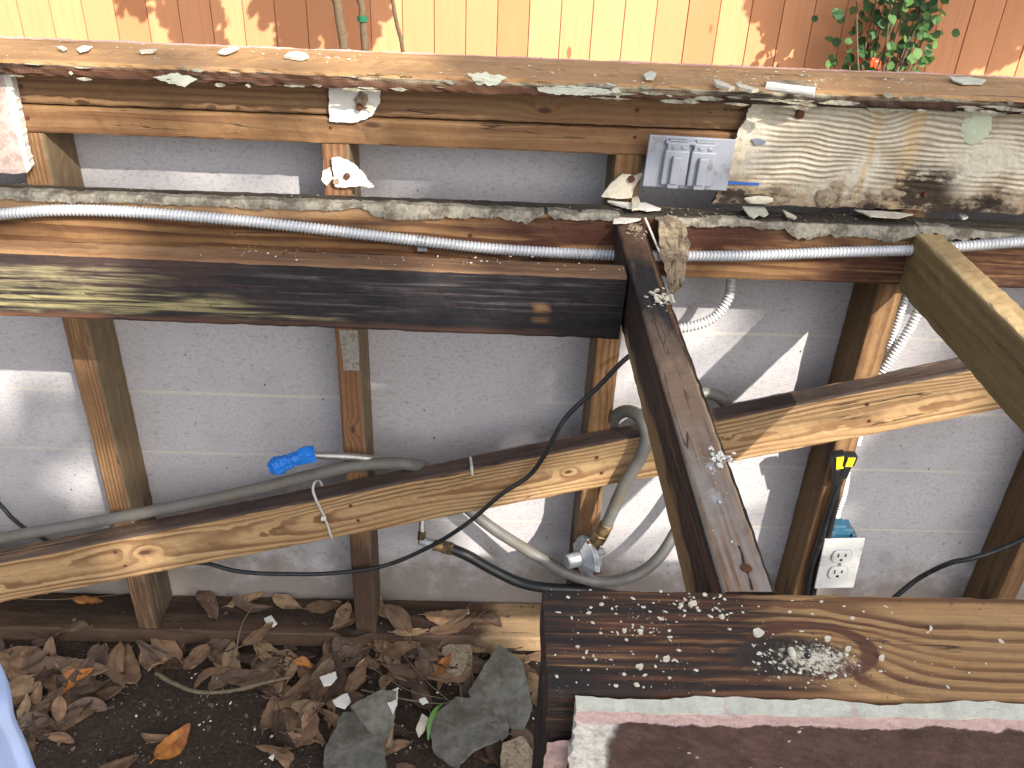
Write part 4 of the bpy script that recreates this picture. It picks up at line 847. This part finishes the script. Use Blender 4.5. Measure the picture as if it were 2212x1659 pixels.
for sx in (-1,1):
    x0=sx*.0178-.001
    bm=bmesh.new(); box(bm,(x0-.0165,-.008,-.029),(x0+.0165,.0005,.0185),cm,.002); box(bm,(x0-.0145,-.0068,.017),(x0+.0145,.0,.0285),cm,.0015)
    lid=link('flip_lid',bm,M['grey'],oc)
    bm=bmesh.new(); box(bm,(x0-.0065,-.015,-.026),(x0+.0055,-.0078,.012),cm,.0018); box(bm,(x0-.008,-.0125,-.032),(x0+.007,-.0060,-.0255),cm,.0012); link('lid_tab',bm,M['grey'],lid)
    for hx in (-.0085,.0045):
        bm=bmesh.new(); box(bm,(x0+hx,-.0088,.0205),(x0+hx+.006,-.0060,.0245),cm,.0008); link('hinge_knuckle',bm,M['grey'],lid)
    bm=bmesh.new(); box(bm,(x0-.0125,-.0070,.0300),(x0+.0125,.0002,.0325),cm,.0008); link('hinge_seat',bm,M['grey'],oc)
bm=bmesh.new(); v=cm@Vector((.048,.0003,-.021)); P=[v+Vector((.0035*math.cos(A),0,.0035*math.sin(A))) for A in [k*math.pi/12 for k in range(25)]]; tube(bm,P,.00035,5); link('round_mark',bm,M['grey'],oc)
bm=bmesh.new(); v=cm@Vector((-.048,.0003,-.013)); P=[v+Vector((.0026*math.cos(A),0,.0026*math.sin(A))) for A in [k*math.pi/12 for k in range(25)]]; tube(bm,P,.0003,5); link('round_mark',bm,M['grey'],oc)
# dark recess around the box: a short blocking piece
# ------------------------------------------------------------ white duplex outlet
O0=at(1782,1160,Y=-.018);O1=at(1872,1157,Y=-.018);O3=at(1757,1278,Y=-.018)
org=(O1+O3)/2; org.y=-.018
az=(O0-O3); az.y=0; az.normalize(); ax=Vector((az.z,0,-az.x))
om=Matrix((ax,Vector((0,1,0)),az)).transposed().to_4x4(); om.translation=org
wo=empty('wall_outlet',org,'white duplex wall outlet hanging beside the fourth stud above the near plate','outlet')
bm=bmesh.new(); box(bm,(-.0355,0,-.0585),(.0355,.0045,.0585),om,.0014); link('wallplate',bm,M['white'],wo)
for s in (1,-1):
    zc=s*.0195; bm=bmesh.new()
    P=[om@Vector((0,.0006-d,zc)) for d in (0,.0022,.0026)]; k=[0]
    def rad(s_,f_,A):
        return 1
    n=28; rings=[]
    for d,sc in ((.001,1),(-.0020,1),(-.0024,.95)):
        rings.append([bm.verts.new(om@Vector((.0172*sc*math.copysign(abs(math.cos(2*math.pi*i/n))**.8,math.cos(2*math.pi*i/n)),d,zc+max(-.0135,min(.0135,.0165*math.sin(2*math.pi*i/n)))*sc))) for i in range(n)])
    for r0,r1 in zip(rings,rings[1:]):
        for i in range(n): bm.faces.new((r0[i],r0[(i+1)%n],r1[(i+1)%n],r1[i]))
    bm.faces.new(rings[-1]); bmesh.ops.recalc_face_normals(bm,faces=bm.faces); rc=link('receptacle',bm,M['white'],wo)
    gb=bmesh.new(); G=[om@Vector((.0184*math.copysign(abs(math.cos(2*math.pi*i/n))**.8,math.cos(2*math.pi*i/n)),-.0003,zc+max(-.0147,min(.0147,.0178*math.sin(2*math.pi*i/n))))) for i in range(n)]; G.append(G[0]); tube(gb,G,.0006,5,caps=False); link('rim_gap',gb,M['grey'],rc)
    bm=bmesh.new()
    for hx,hh in ((-.0064,.0042),(.0064,.0034)): box(bm,(hx-.0012,-.0030,zc+.0035-hh),(hx+.0012,-.0022,zc+.0035+hh),om)
    box(bm,(-.0024,-.0030,zc-.0095),(.0024,-.0022,zc-.0048),om,.0008); link('slots',bm,M['dark'],rc)
bm=bmesh.new(); tube(bm,[om@Vector((0,.0005,0)),om@Vector((0,-.0012,0)),om@Vector((0,-.0016,0))],.0032,12); link('screw',bm,M['zinc'],wo)
# dark rim grooves round the two receptacles
bm=bmesh.new()
box(bm,(-.028,.005,-.045),(.028,.062,.052),om,.003); box(bm,(.016,.010,.050),(.024,.03,.060),om,.001); box(bm,(-.024,.010,.050),(-.014,.045,.066),om,.002); link('outlet_box',bm,M['bluebox'],wo)
bm=bmesh.new(); box(bm,(-.020,.012,.055),(.004,.035,.078),om,.003); box(bm,(.0,.014,.053),(.018,.03,.068),om,.002); link('box_clamp',bm,M['bluebox'],wo)

# ------------------------------------------------------------ leaves, stones, litter on the soil
def soil(p): return Vector((p.x,p.y,-.002+.008*nz((p.x,p.y,0),6)+.004*nz((p.x,p.y,0),25)))
def leaf_mesh(seed,L=.09,W=.032,point=1.0):
    rg=random.Random(seed); bm=bmesh.new(); nx,ny=16,6; g=[]; fold=rg.uniform(-.15,.28); curl=rg.uniform(-.9,1.2); tw=rg.uniform(-.5,.5); side=rg.uniform(-.15,.15)
    for i in range(nx+1):
        u=i/nx; hw=W/2*(math.sin(math.pi*min(1,u**.85))**.75)*(1-.25*u*point)+.0006; hw*=1+.10*noise.noise(Vector((u*7,seed,0))); row=[]
        for j in range(ny+1):
            v=j/ny*2-1; e=1+.09*noise.noise(Vector((u*16,v*1.5,seed*3.1))) if abs(v)==1 else 1
            x=L*(u-.5); y=v*hw*e+side*L*math.sin(math.pi*u)
            z=fold*abs(v)*hw+curl*.35*(u-.5)**2*L+tw*(u-.5)*v*hw+.10*W*noise.noise(Vector((u*4,v*2,seed*1.7)))+.0030*noise.noise(Vector((u*13,v*4,seed)))
            row.append(bm.verts.new((x,y,z)))
        g.append(row)
    for i in range(nx):
        for j in range(ny): bm.faces.new((g[i][j],g[i+1][j],g[i+1][j+1],g[i][j+1]))
    # midrib and stalk
    P=[g[i][ny//2].co+Vector((0,0,.0006)) for i in range(nx+1)]; P=[P[0]+Vector((-.012,0,.002))]+P
    tube(bm,P,lambda s,f,A:.0009*(1-.6*f),5)
    zmin=min(v.co.z for v in bm.verts)
    for v in bm.verts: v.co.z-=zmin
    me=bpy.data.meshes.new('dry_leaf'); bm.to_mesh(me); bm.free(); me.polygons.foreach_set('use_smooth',[True]*len(me.polygons)); return me
LM={}
for key in ('leafdry','leafdark','leafgold','leaftan'):
    LM[key]=[]
    for s in range(7):
        me=leaf_mesh(s*3+len(key),random.Random(s).uniform(.070,.108),random.Random(s+50).uniform(.026,.044)); me.materials.append(M[key]); LM[key].append(me)
def leaf(p,rot,mat,k,label,group=None,scale=1,tilt=(0,0),name='dry_leaf'):
    o=bpy.data.objects.new(name,LM[mat][k%7]); COL.objects.link(o)
    o.location=p; o.rotation_euler=(tilt[0],tilt[1],rot); o.scale=(scale,)*3
    return props(o,label,'leaf',group)
# the singled-out leaves first
for px,py,z,rot,mat,k,sc,tl,lb in [
  (370,1605,.014,1.15,'leafgold',3,1.05,(.5,.1),'bright orange curled leaf lying on the bare soil'),
  (255,1650,.006,.6,'leafdry',1,.9,(.1,.1),'brown leaf flat on the bare soil at the bottom left'),
  (130,1600,.004,-.2,'leafdry',2,.5,(0,.1),'small brown leaf nearest the bottom left corner'),
  (340,1590,.008,2.9,'leafdry',5,.7,(0,.2),'brown leaf pushed under the bright orange leaf'),
  (190,1300,.045,.1,'leafgold',0,.55,(.3,.2),'orange leaf scrap on the bottom plate under the brace'),
  (655,1435,.016,-.3,'leafgold',4,.45,(.4,.2),'small yellow-orange leaf scrap in the middle of the litter'),
  (180,1440,.014,-.1,'leafdry',6,1.0,(.2,.1),'broad brown leaf pointing right in the left heap'),
  (60,1490,.016,.8,'leaftan',2,1.0,(.2,.3),'tan leaf at the left edge below the bottom plate'),
  (820,1300,.050,-1.1,'leaftan',1,1.0,(.4,.3),'tan leaf standing on the plate right of the second stud'),
  (860,1350,.046,-.9,'leafdry',2,.9,(.5,.3),'brown leaf draped over the plate edge right of the second stud'),
  (700,1310,.043,.35,'leafdry',3,.9,(.1,.1),'brown leaf on the bottom plate just left of the second stud'),
  (620,1305,.043,-.3,'leaftan',4,.8,(.1,.2),'rounded tan leaf on the bottom plate between the first two studs'),
  (545,1305,.043,-.2,'leafdark',5,.9,(.1,.1),'dark leaf on the bottom plate between the first two studs'),
  (965,1330,.044,.15,'leafdry',6,.9,(.1,.0),'long brown leaf on the plate beside the sunlit patch'),
  (1095,1460,.014,-1.2,'leafgold',6,.6,(.4,.2),'thin russet leaf by the end of the near wall'),
  (665,1525,.014,.2,'leaftan',3,.75,(.2,.1),'speckled tan leaf right of the bare soil')]:
    p=at(px,py,Z=z); p.z=z; leaf(p,rot,mat,k,lb,scale=sc,tilt=tl)
rg=random.Random(12); placed=0
def dens(px,py):
    d=0
    for cx,cy,sx,sy,w in ((90,1450,130,55,1),(60,1540,70,60,.8),(480,1420,260,45,1),(700,1450,130,60,1),(820,1400,130,50,1),(640,1560,60,80,.55),(950,1430,120,60,.8),(1100,1420,60,60,.5),(800,1600,140,60,.3),(1100,1610,60,60,.35),(420,1300,120,14,.35)):
        d=max(d,w*math.exp(-((px-cx)/sx)**2-((py-cy)/sy)**2))
    return d
n=0
while n<215:
    px,py=rg.uniform(-60,1180),rg.uniform(1290,1680)
    if rg.random()>dens(px,py): continue
    zz=.040 if py<1372 else rg.uniform(.002,.022)*dens(px,py)
    p=at(px,py,Z=zz+.004); p.z=zz+(0 if py<1372 else soil(p).z+.002)
    mt=rg.choices(['leafdry','leafdark','leaftan','leafgold'],[5,3.5,2,.35])[0]
    col_={'leafdry':'brown','leafdark':'dark, almost black','leaftan':'pale tan','leafgold':'orange'}[mt]
    pl_='on the bottom plate' if py<1372 else 'in the heap at the left edge' if px<230 else 'in the litter in front of the first stud' if px<430 and py<1480 else 'in the litter behind the curved twig' if px<720 and py<1480 else 'on the bare soil below the curved twig' if px<560 else 'in the litter around the white chips' if px<800 else 'in the litter in front of the second stud' if py<1480 and px<940 else 'between the broken tiles' if py>1480 else 'in the corner beside the near wall'
    leaf(p,rg.uniform(0,6.28),mt,rg.randrange(7),col_+' curled dry leaf '+pl_,'dry leaves littering the soil',rg.uniform(.6,1.12),(rg.gauss(0,.20),rg.gauss(0,.20))); n+=1
# twigs, needles
def twig(pts,r,label,mat='twig',name='twig',zs=None):
    P=[at(x,y,Z=z) for x,y,z in pts]; P=resample(catmull(P,.004),.003); bm=bmesh.new()
    tube(bm,P,lambda s,f,A:r*(1-.4*f)*(1+.18*noise.noise(Vector((s*90,A,1)))),7); return recentre(props(link(name,bm,M[mat]),label,name.replace('_',' ')))
twig([(338,1455,.02),(380,1478,.022),(430,1495,.022),(500,1492,.024),(570,1475,.024),(630,1462,.022)],.0042,'thick pale twig curving across the leaf litter')
twig([(505,1430,.02),(512,1395,.04),(522,1350,.055),(545,1310,.06)],.0016,'thin dry stem leaning from the litter onto the bottom plate')
twig([(950,1395,.02),(1010,1350,.045),(1060,1310,.045)],.0008,'upper of two straw-coloured needles by the sunlit patch',name='pine_needle')
twig([(945,1402,.02),(985,1340,.05),(1020,1300,.06)],.0008,'steeper of two straw-coloured needles by the sunlit patch',name='pine_needle')
twig([(850,1390,.02),(920,1470,.025),(990,1530,.02)],.0011,'long orange needle running down to the green blade',name='pine_needle')
twig([(800,1440,.02),(880,1490,.025),(960,1510,.02)],.0010,'shorter orange needle above the white chips',name='pine_needle')
twig([(780,1490,.02),(860,1508,.02),(950,1520,.02),(1040,1515,.02)],.0018,'thin dark twig lying over the broken grey tiles')
twig([(985,1520,.018),(1010,1545,.018),(1060,1570,.02),(1140,1600,.02)],.0020,'dark twig between the two big grey tile pieces')
twig([(640,1600,.01),(645,1540,.012),(640,1480,.02)],.0012,'dark thin stem standing in the litter')
twig([(0,1288,.041),(90,1295,.043),(200,1290,.045),(330,1275,.045)],.0010,'thin straw on the bottom plate under the brace')
# tiles
def tile(pts,z,th,seed,label,mat='slate',tilt=(0,0),name='broken_tile'):
    P=[at(x,y,Z=z) for x,y in pts]; c=sum(P,Vector())/len(P); q=Euler((tilt[0],tilt[1],0)).to_matrix(); P=[c+q@(p-c) for p in P]
    bm=bmesh.new(); slab(bm,P,q@Vector((0,0,-th)),.0022,seed=seed,step=.006,curl=.0006); return recentre(props(link(name,bm,M[mat]),label,'broken tile'))
tile([(925,1555),(985,1505),(1040,1510),(1080,1555),(1090,1590),(1020,1620),(985,1660),(935,1620)],.026,.009,1,'largest grey tile piece with rounded corner left of the near wall')
tile([(1010,1490),(1080,1400),(1130,1440),(1150,1530),(1130,1570),(1060,1560)],.032,.009,2,'mottled grey tile piece above and right of the largest one',tilt=(.15,-.1))
tile([(700,1620),(740,1540),(790,1530),(830,1600),(835,1680),(700,1690)],.022,.009,3,'dark bluish grey tile piece at the bottom edge')
tile([(755,1535),(820,1500),(855,1500),(850,1600),(835,1605),(790,1570)],.030,.008,4,'striped grey tile sliver standing beside the bluish piece',tilt=(.3,.2))
tile([(1085,1605),(1130,1590),(1150,1620),(1150,1690),(1110,1690),(1080,1650)],.026,.010,5,'pale crusted stone piece against the near wall','mortar')
tile([(1060,1560),(1095,1545),(1100,1580),(1085,1600)],.026,.006,6,'small grey tile chip between the bigger pieces')
tile([(955,1400),(985,1385),(1020,1395),(1020,1440),(985,1460),(950,1440)],.016,.012,7,'mottled brown stone half buried in the litter','mortar')
for pts,sd_,lb,mt in (([(690,1462),(725,1450),(728,1462),(715,1478),(700,1480)],1,'white chip in the litter, upper of two square ones','chipwhite'),([(718,1512),(750,1496),(758,1515),(745,1528),(725,1522)],2,'white chip in the litter, lower of two square ones','chipwhite'),
   ([(828,1500),(860,1484),(858,1520),(848,1540)],3,'white triangular chip on the striped tile sliver','chipwhite'),([(898,1575),(912,1540),(925,1550),(918,1575),(905,1590)],4,'cream chip beside the green blade','chip'),
   ([(1068,1405),(1085,1395),(1098,1430),(1112,1448),(1095,1455),(1075,1430)],5,'pale curled chip near the end of the near wall','chip'),([(570,1335),(585,1328),(598,1345),(590,1352),(575,1345)],6,'white curled chip on the bottom plate between the first two studs','chipwhite'),
   ([(1004,1318),(1012,1314),(1014,1322),(1006,1326)],7,'tiny white chip in the sunlit patch of the bottom plate','chipwhite'),([(905,1510),(918,1505),(925,1515),(912,1520)],8,'tiny white chip left of the needles','chipwhite'),([(580,1635),(592,1628),(590,1640)],9,'lone white bit on the bare soil','chipwhite')):
    z=.045 if 'plate' in lb else .036; P=[at(x,y,Z=z) for x,y in pts]; bm=bmesh.new(); slab(bm,P,Vector((0,0,-.004)),.0012,seed=sd_,step=.003,curl=-.001); recentre(props(link('board_chip',bm,M[mt]),lb,'chip'))
# green blade
P=resample(catmull([at(x,y,Z=z) for x,y,z in ((925,1600,.03),(928,1565,.045),(945,1530,.055),(978,1512,.05),(985,1504,.045))],.004),.003); bm=bmesh.new(); vs=[]
for i,p in enumerate(P):
    f_=i/(len(P)-1); wv=.0052*math.sin(math.pi*min(.97,f_*.9+.06)); vs.append((bm.verts.new(p+Vector((-wv,0,0))),bm.verts.new(p+Vector((0,.001,-.0015))),bm.verts.new(p+Vector((wv,.003,0)))))
for r0,r1 in zip(vs,vs[1:]):
    for k in range(2): bm.faces.new((r0[k],r0[k+1],r1[k+1],r1[k]))
recentre(props(link('grass_blade',bm,M['blade'],smooth=True),'curved green blade among the broken tiles','grass blade'))
# ------------------------------------------------------------ pale blue cloth in the near left corner (somebody's hanging shirt)
bm=bmesh.new(); D=.52; rows=[]
def nearp(x,y,d): 
    r=FW+CR*((x-1106)/CAM['f'])-CU*((y-829.5)/CAM['f']); return CP+r*d
edge=[(-150,1230),(-60,1325),(-15,1400),(8,1450),(26,1505),(36,1555),(54,1600),(72,1640),(88,1690),(94,1760)]
edge=catmull([Vector((x,y,0)) for x,y in edge],6)
for k,e in enumerate(edge):
    row=[]
    for j in range(43):
        u=j/42; dd=D+.10*(1-math.cos(u*1.7))+.010*math.sin(u*13+k*.06)+.005*math.sin(k*.19+u*5)+.006*nz((k*.02,u*3,0),1,2)+(.0035 if j in(2,) else 0)
        if j==0: dd=D+.012
        p=nearp(e.x-u*420+2*(math.sin(k*.3)),e.y+u*30,dd); row.append(bm.verts.new(p))
    back=nearp(e.x-4,e.y,D+.05); row.insert(0,bm.verts.new(back)); rows.append(row)
for r0,r1 in zip(rows,rows[1:]):
    for k in range(43): bm.faces.new((r0[k],r0[k+1],r1[k+1],r1[k]))
cl=props(link('blue_shirt',bm,M['cloth'],smooth=True),'pale blue shirt cloth hanging into the lower left corner','shirt')
md=cl.modifiers.new('thick','SOLIDIFY'); md.thickness=.002

# ------------------------------------------------------------ plants by the fence
def tree_leaf(bm,p,nrm,s,rg,round_=1):
    u=nrm.orthogonal().normalized(); u=Matrix.Rotation(rg.random()*6.28,3,nrm)@u; v=nrm.cross(u)
    pts=[(0,-.5,0),(.30,-.28,.06),(.36,.05,.08),(.2,.35,.04),(0,.55,-.05),(-.2,.35,.04),(-.36,.05,.08),(-.30,-.28,.06)]
    vs=[bm.verts.new(p+(u*x*round_+v*y+nrm*z)*s) for x,y,z in pts]; c=bm.verts.new(p-nrm*.02*s)
    for i in range(8): bm.faces.new((vs[i],vs[(i+1)%8],c))
bush=empty('leafy_shrub',(at(1925,100,Y=2.72).x,2.72,0),'green leafy shrub growing in front of the fence at the right','shrub')
rg=random.Random(5); bm=bmesh.new(); bs=bmesh.new()
base=Vector((bush.location.x,2.72,0))
tips=[]
for (px,py) in ((1830,95),(1850,130),(1865,88),(1900,60),(1910,10),(1935,40),(1960,100),(1990,80),(1995,50),(1975,140),(1940,130),(1950,-10),(1985,10),(2005,-20),(1900,-30),(2030,-40),(1930,-60),(1975,-60),(1850,-50)):
    tips.append(at(px,py,Y=2.72+rg.uniform(-.14,.16)))
for tp in tips:
    b=base+Vector((rg.uniform(-.05,.05),rg.uniform(-.04,.04),.15)); mid=(b+tp)/2+Vector((rg.uniform(-.03,.03),0,.0)); P=catmull([b,mid,tp],.04); tube(bs,P,lambda s,f,A:.0065*(1-.75*f)+.001,6)
    for q in range(15):
        p=tp+Vector((rg.gauss(0,.055),rg.gauss(0,.06),rg.gauss(0,.055))); tree_leaf(bm,p,Vector((rg.gauss(0,.5),-1+rg.gauss(0,.4),rg.gauss(.7,.5))).normalized(),rg.uniform(.030,.050),rg,1.3)
link('foliage',bm,M['green'],bush); link('stems',bs,M['bark'],bush)
bm=bmesh.new(); p=at(1882,140,Y=2.80); box(bm,(p.x-.045,p.y,p.z-.022),(p.x+.045,p.y+.05,p.z+.022),bev=.01); box(bm,(p.x-.012,p.y-.004,p.z-.03),(p.x+.012,p.y+.054,p.z+.03),bev=.006)
recentre(props(link('red_reflector',bm,M['orange']),'small orange red plastic object behind the shrub at the fence','plastic object'))
for k,(pts,r,lb) in enumerate([(((715,-60),(728,0),(735,50),(745,115),(760,260)),.018,'leftmost slender sapling trunk against the fence'),(((765,-60),(780,0),(785,60),(790,115),(800,260)),.014,'middle sapling trunk with a green tie against the fence'),(((840,-60),(848,0),(858,55),(870,110),(880,260)),.008,'rightmost thinnest sapling against the fence')]):
    P=[at(x,y,Y=2.55) for x,y in pts]; P.append(Vector((P[-1].x,2.55,0))); P=[P[0]+Vector((-.05,0,.9))]+P
    P=resample(catmull(P,.03),.02); bm=bmesh.new(); tube(bm,P,lambda s,f,A:r*(.7+.5*f)*(1+.12*noise.noise(Vector((s*9,A,k)))),9)
    o=recentre(props(link('sapling_trunk',bm,M['bark'],smooth=True),lb,'sapling','saplings in front of the fence'))
    if k==1:
        p=at(783,40,Y=2.55); bm=bmesh.new(); tube(bm,[p+Vector((0,0,-.01)),p+Vector((0,0,.01))],.021,10); link('green_tie',bm,plain('green tie tape',(.01,.12,.06),.5),o)
# ------------------------------------------------------------ unseen shade tree behind the camera, its crown shaped for the shade
tree=empty('shade_tree',(5.4,-2.4,0),'unseen leafy tree behind the viewer with a crown shaped to shade the frame','tree')
rg=random.Random(9); bm=bmesh.new(); bs=bmesh.new()
T0=Vector((5.4,-2.4,0)); P=catmull([T0,T0+Vector((-.1,-.1,1.6)),T0+Vector((-.1,-.4,3.4)),T0+Vector((-.1,-.9,5.2))],.2); tube(bs,P,lambda s,f,A:.14*(1-.6*f),12)
top=P[-1]; forks=[P[len(P)//2],P[int(len(P)*.7)],top]
def clump(target,dist,r,n,s=.055,lv=None,wd=None,forks_=None,br=.03):
    lv=lv or bm; wd=wd or bs
    c=Vector(target)+SUN*dist; b=min(forks_ or forks,key=lambda q:(q-c).length)
    mid=(b+c)/2+Vector((0,0,.12)); tube(wd,catmull([b,mid,c],.15),lambda s_,f_,A:br*(1-.8*f_),6)
    for k in range(n):
        while True:
            q=Vector((rg.uniform(-1,1),rg.uniform(-1,1),rg.uniform(-1,1)))
            if q.length<1: break
        tree_leaf(lv,c+q*r,(SUN+Vector((rg.gauss(0,.5),rg.gauss(0,.5),rg.gauss(0,.5)))).normalized(),s*rg.uniform(.7,1.3),rg,1.1)
# leaf clumps placed to shade chosen spots of the frame: (where its shade falls, distance up the sun's ray, radius, leaves)
CL=[((.16,.089,.50),6.5,.15,45),((.32,.089,.60),6.5,.13,35),((-.18,.05,.22),6.5,.18,60),((-.62,.05,.12),6.5,.16,40),((.02,.05,.2),6.5,.16,50),
    ((-.1,-.2,.0),6.5,.24,100),((-.45,-.2,.0),6.5,.26,110),((.12,-.25,0),6.5,.18,110),((.28,-.15,0),6.5,.13,60),((-.60,.089,.36),6.5,.14,20),((-.25,.089,.42),6.5,.13,28),((-.15,.089,.5),6.5,.1,25),((.82,.0,.98),6.5,.16,70),((1.10,.089,.36),6.5,.2,80),((1.15,.089,.2),6.5,.2,80),((.30,.05,1.0),6.5,.15,40),((-.0,-.3,.86),6.5,.22,50)]
for tg,d,r,n in CL: clump(tg,d,r,n,s=.10)
# the crowns of the sapling and of the shrub throw their leaf shadows on the fence right behind them
sb=bpy.data.objects['sapling_trunk']; lvA=bmesh.new(); wdA=bmesh.new(); st=Vector((-.42,2.5,1.35))
for tg,n,r in (((-1.30,3,.72),50,.11),((-1.12,3,.62),60,.11),((-1.05,3,.52),60,.11),((-.72,3,.70),70,.10),((-.62,3,.56),80,.10),((-.42,3,.76),110,.12),((-.38,3,.60),100,.12),((-.85,3,.86),30,.10),((-.55,3,.85),80,.12),((-1.2,3,.85),40,.12)):
    clump(tg,1.15,r,int(n*1.6),s=.050,lv=lvA,wd=wdA,forks_=[st],br=.007)
link('crown',lvA,M['green'],sb); link('branches',wdA,M['bark'],sb)
lvB=bmesh.new(); wdB=bmesh.new(); sh=Vector((bush.location.x,2.72,1.05))
for tg,n,r in (((1.46,3,.80),110,.11),((1.54,3,.68),70,.08),((1.75,3,.62),160,.14),((1.72,3,.86),160,.14),((1.95,3,.76),190,.17),((2.0,3,.54),130,.14),((2.25,3,.72),190,.18),((2.25,3,.5),120,.14),((2.55,3,.75),190,.18),((2.6,3,.92),150,.15)):
    clump(tg,1.15,r,int(n*1.5),s=.062,lv=lvB,wd=wdB,forks_=[sh],br=.008)
link('upper_foliage',lvB,M['green'],bush); link('branches',wdB,M['bark'],bush)
# high thin leaf layer added to weaken the sun over the whole frame
fc=Vector((.25,-.2,.6))+SUN*11
u1=SUN.orthogonal().normalized(); u2=SUN.cross(u1)
tube(bs,catmull([top,(top+fc)/2+Vector((0,0,.5)),fc],.3),lambda s_,f_,A:.05*(1-.7*f_),6)
rg=random.Random(101)
for k in range(400):
    rr_=1.45*math.sqrt(rg.random()); A=rg.random()*6.283
    q0=fc+u1*rr_*math.cos(A)+u2*rr_*math.sin(A)
    if any(((q0-Vector(g_)).cross(SUN)).length<r0 for g_,r0 in (((.66,.089,.62),.15),((.25,.089,.26),.14),((.27,.03,.04),.10),((1.0,-.04,.6),.12))): continue   # gaps left open so these spots stay sunlit
    tree_leaf(bm,fc+u1*rr_*math.cos(A)+u2*rr_*math.sin(A)+SUN*rg.uniform(-.5,.5),(SUN+Vector((rg.gauss(0,.5),rg.gauss(0,.5),rg.gauss(0,.5)))).normalized(),.14*rg.uniform(.7,1.3),rg,1.1)
link('crown',bm,M['green'],tree); link('trunk',bs,M['bark'],tree,smooth=True)
